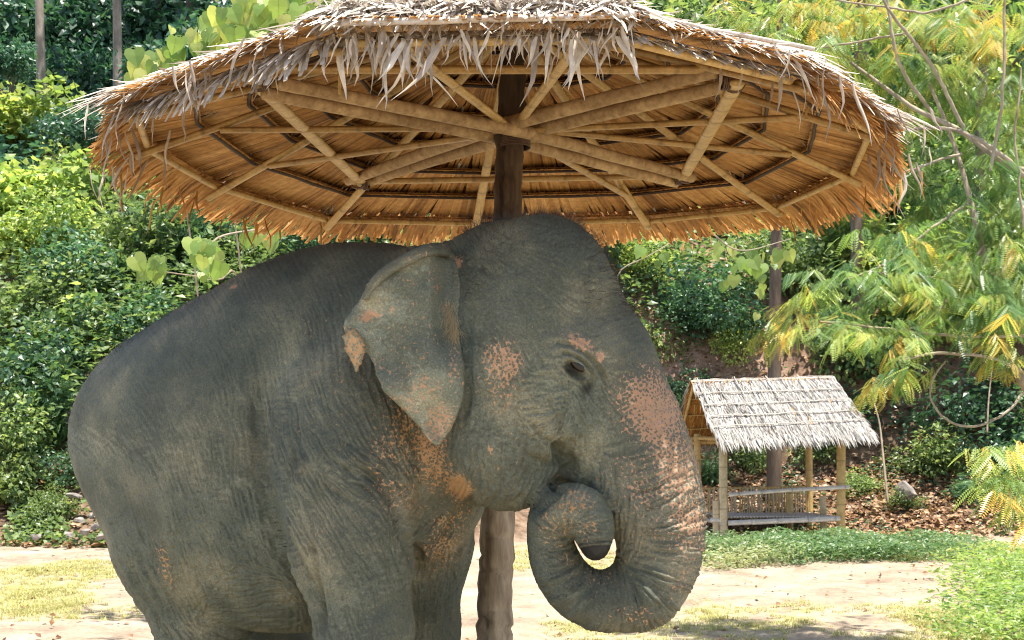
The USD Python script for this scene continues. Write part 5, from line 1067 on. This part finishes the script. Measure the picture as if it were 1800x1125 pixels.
    rv, rf = tube(rimp, np.interp(np.arange(40), [0, 3, 9, 28, 39], [.012, .019, .025, .021, .011]), 14); rv += .004 * (meshkit.noise(rv * 40, 4)[:, None] - .5) * 2
    emb.append((rv, rf))
    lobe = [(608, 582), (620, 576), (634, 588), (643, 612), (640, 632), (632, 650), (626, 655), (620, 640), (612, 628), (606, 614), (604, 596)]
    lb = spline(np.array(lobe + lobe[:1], float), 90)[:-1]; lb = lb + (meshkit.fbm(np.c_[lb / 6, 0 * lb[:, :1]], 2, 78)[:, None] - .5) * np.array([11, 8]); lpz = Polygon(lb).buffer(0)
    gx, gy = np.meshgrid(np.arange(602, 646, 3), np.arange(574, 658, 3)); lg = np.stack([gx.ravel(), gy.ravel()], 1); lg = lg[shapely.contains_xy(lpz.buffer(-1.5), lg[:, 0], lg[:, 1])]
    lp = np.vstack([lb, lg]); LT = Delaunay(lp).simplices; cc = lp[LT].mean(1); LT = LT[shapely.contains_xy(lpz, cc[:, 0], cc[:, 1])]
    ledge = np.array([lpz.exterior.distance(Point(*p)) for p in lp])
    ld = Dm[kd2.query([(612, 580)])[1]][0] - .03 + .02 * (lp[:, 0] - 604) / 36 + .05 * np.clip((lp[:, 1] - 590) / 70, 0, 1) - .012 * np.sin((lp[:, 0] - 604) / 40 * np.pi)
    lt = .008 * np.sqrt(np.clip(ledge / 5, 0, 1)); nl = len(lb)
    LV = np.vstack([[E(p[0], p[1], d) for p, d in zip(lp, ld - lt)], [E(p[0], p[1], d) for p, d in zip(lp[nl:], (ld + lt)[nl:])]])
    a_, b_, c_ = lp[LT[:, 0]], lp[LT[:, 1]], lp[LT[:, 2]]; orient = (b_[:, 0] - a_[:, 0]) * (c_[:, 1] - a_[:, 1]) - (b_[:, 1] - a_[:, 1]) * (c_[:, 0] - a_[:, 0])
    LT = np.where((orient > 0)[:, None], LT[:, ::-1], LT); lm = np.concatenate([np.arange(nl), len(lp) + np.arange(len(lp) - nl)])
    emb.append((LV, np.vstack([LT, lm[LT][:, ::-1]])))
    vs, fs, o = [], [], 0
    for v_, f_ in emb: vs.append(v_); fs.append(f_ + o); o += len(v_)
    EVa, EFa = np.vstack(vs), np.vstack(fs)
    epx = EVa[:, 0] / EVa[:, 1] * F + 900; epy = HZ - (EVa[:, 2] - EYE) / EVa[:, 1] * F
    px, py = epx, epy
    ep = np.full(len(EVa), .30)
    for cx, cy, rx, ry, a, s in [(772, 745, 36, 50, 20, .8), (745, 680, 40, 40, 40, .62), (798, 640, 16, 60, 0, .6), (645, 556, 40, 14, -15, .75), (700, 650, 30, 30, 0, .4), (690, 600, 30, 18, 0, .45), (720, 700, 60, 40, 45, .5), (770, 505, 18, 14, 0, .5), (745, 610, 30, 40, 0, .3), (660, 640, 20, 40, 20, .45)]: ep = np.maximum(ep, s * blob(cx, cy, rx, ry, a))
    isl = np.zeros(len(EVa), bool); isl[len(EV) + len(rv):] = True
    ep = np.where(isl, .80, ep); ew = np.where(isl, .75, .1); et = np.full(len(EVa), 1.1) + .5 * (meshkit.fbm(EVa * 5, 3, 44) - .5); et[len(EV):len(EV) + len(rv)] = .4
    EA = {"pale": ep, "warm": ew, "stain": np.zeros(len(EVa)), "tone": np.clip(et, 0, 1.5)}
    put("ear", (EVa, EFa), M_skin, root, True, EA, label="near ear with rolled top rim and spotted curled lobe")
    mir = EVa.copy(); mir[:, 1] = 2 * D - mir[:, 1] + .02
    put("ear", (mir, EFa[:, ::-1]), M_skin, root, True, EA)
    # ---- eyes
    ec = E(1008, 650, D); ec[1] = kd_front(1008, 650) + .021
    sph = trimesh.creation.icosphere(3, 1.0); ca_, sa_ = math.cos(-ea), math.sin(-ea); sv = np.array(sph.vertices) * [.036, .020, .0185]; sv = np.stack([sv[:, 0] * ca_ - sv[:, 2] * sa_, sv[:, 1], sv[:, 0] * sa_ + sv[:, 2] * ca_], 1)
    put("eye", (sv + ec, np.array(sph.faces)), M_eye, root, True)
    ec2 = ec.copy(); ec2[1] = 2 * D - ec[1]
    put("eye", (sv + ec2, np.array(sph.faces)), M_eye, root, True)
    # ---- tail, hanging behind the far thigh
    tpz = spline([E(215, 760, 6.95), E(225, 900, 7.02), E(262, 1010, 7.05), E(300, 1120, 7.0), E(305, 1190, 6.98)], 30)
    put("tail", tube(tpz, np.linspace(.055, .018, 30), 12), M_skin, root, True, {k: np.full(30 * 12 + 2, .3 if k == "tone" else 0.0) for k in EA})
    # ---- hair on the crown and along the back
    def hairs(name, roots, dirs, L, wid, m):
        k = 5; nR = len(roots); t = np.linspace(0, 1, k)[None, :, None]
        side_ = rg.normal(0, .25, (nR, 1, 3))
        P_ = roots[:, None] + L[:, None, None] * (t * dirs[:, None] + t**2 * (side_ + np.array([0, 0, -.12])))
        c = UsdGeom.BasisCurves.Define(stage, numbered(pth(root), name)); c.CreateTypeAttr("linear")
        c.CreatePointsAttr(Vt.Vec3fArray.FromNumpy(P_.reshape(-1, 3).astype(np.float32))); c.CreateCurveVertexCountsAttr(Vt.IntArray.FromNumpy(np.full(nR, k, np.int32)))
        wv = np.tile(np.linspace(wid, wid * .3, k), nR).astype(np.float32); c.CreateWidthsAttr(Vt.FloatArray.FromNumpy(wv)); c.SetWidthsInterpolation("vertex")
        UsdShade.MaterialBindingAPI.Apply(c.GetPrim()).Bind(m)
    crown = (V[:, 0] > E(815, 0, D)[0]) & (V[:, 0] < E(1112, 0, D)[0]) & (V[:, 2] > E(0, 555, D)[2] - .14 * rg.random(len(V))**3) & (np.abs(V[:, 1] - D) < .33) & ((n[:, 2] > .25) | (n[:, 0] > .45))
    ci = np.nonzero(crown)[0]; ci = rg.choice(ci, min(1900, len(ci)), replace=False)
    hairs("crown_hair", V2[ci], nrm(n[ci] * 1.0 + rg.normal(0, .35, (len(ci), 3)) + [.15, 0, .1]), rg.uniform(.02, .062, len(ci)), .0011, M_hair)
    top_ = (V[:, 0] < E(800, 0, D)[0]) & (V[:, 2] > 1.5) & (n[:, 2] > .1) & (n[:, 1] > -.45)
    ci = np.nonzero(top_)[0]; ci = rg.choice(ci, min(2600, len(ci)), replace=False)
    hairs("back_hair", V2[ci], nrm(n[ci] + rg.normal(0, .3, (len(ci), 3))), rg.uniform(.012, .032, len(ci)), .0011, M_hair)
    t0 = np.array([(786 + rg.normal(0, 5) + q * 14, 528 + q * 62) for q in rg.random(300)])
    rr = np.array([E(a, b, Dm[kd2.query([(a, b)])[1]][0] - .012) for a, b in t0])
    hairs("ear_hair", rr, nrm(np.array([.05, -.25, -1.0]) + rg.normal(0, .28, (len(rr), 3))), rg.uniform(.03, .075, len(rr)), .0010, M_hair_pale)
    return dict(V=V2, F=Fc, n=n)
# ---------------------------------------------------------------- the scene
land()
umbrella()
hut()
plants()
heart_creeper()
feather_trees()
hillside_feather_tree()
ground_cover()
elephant()
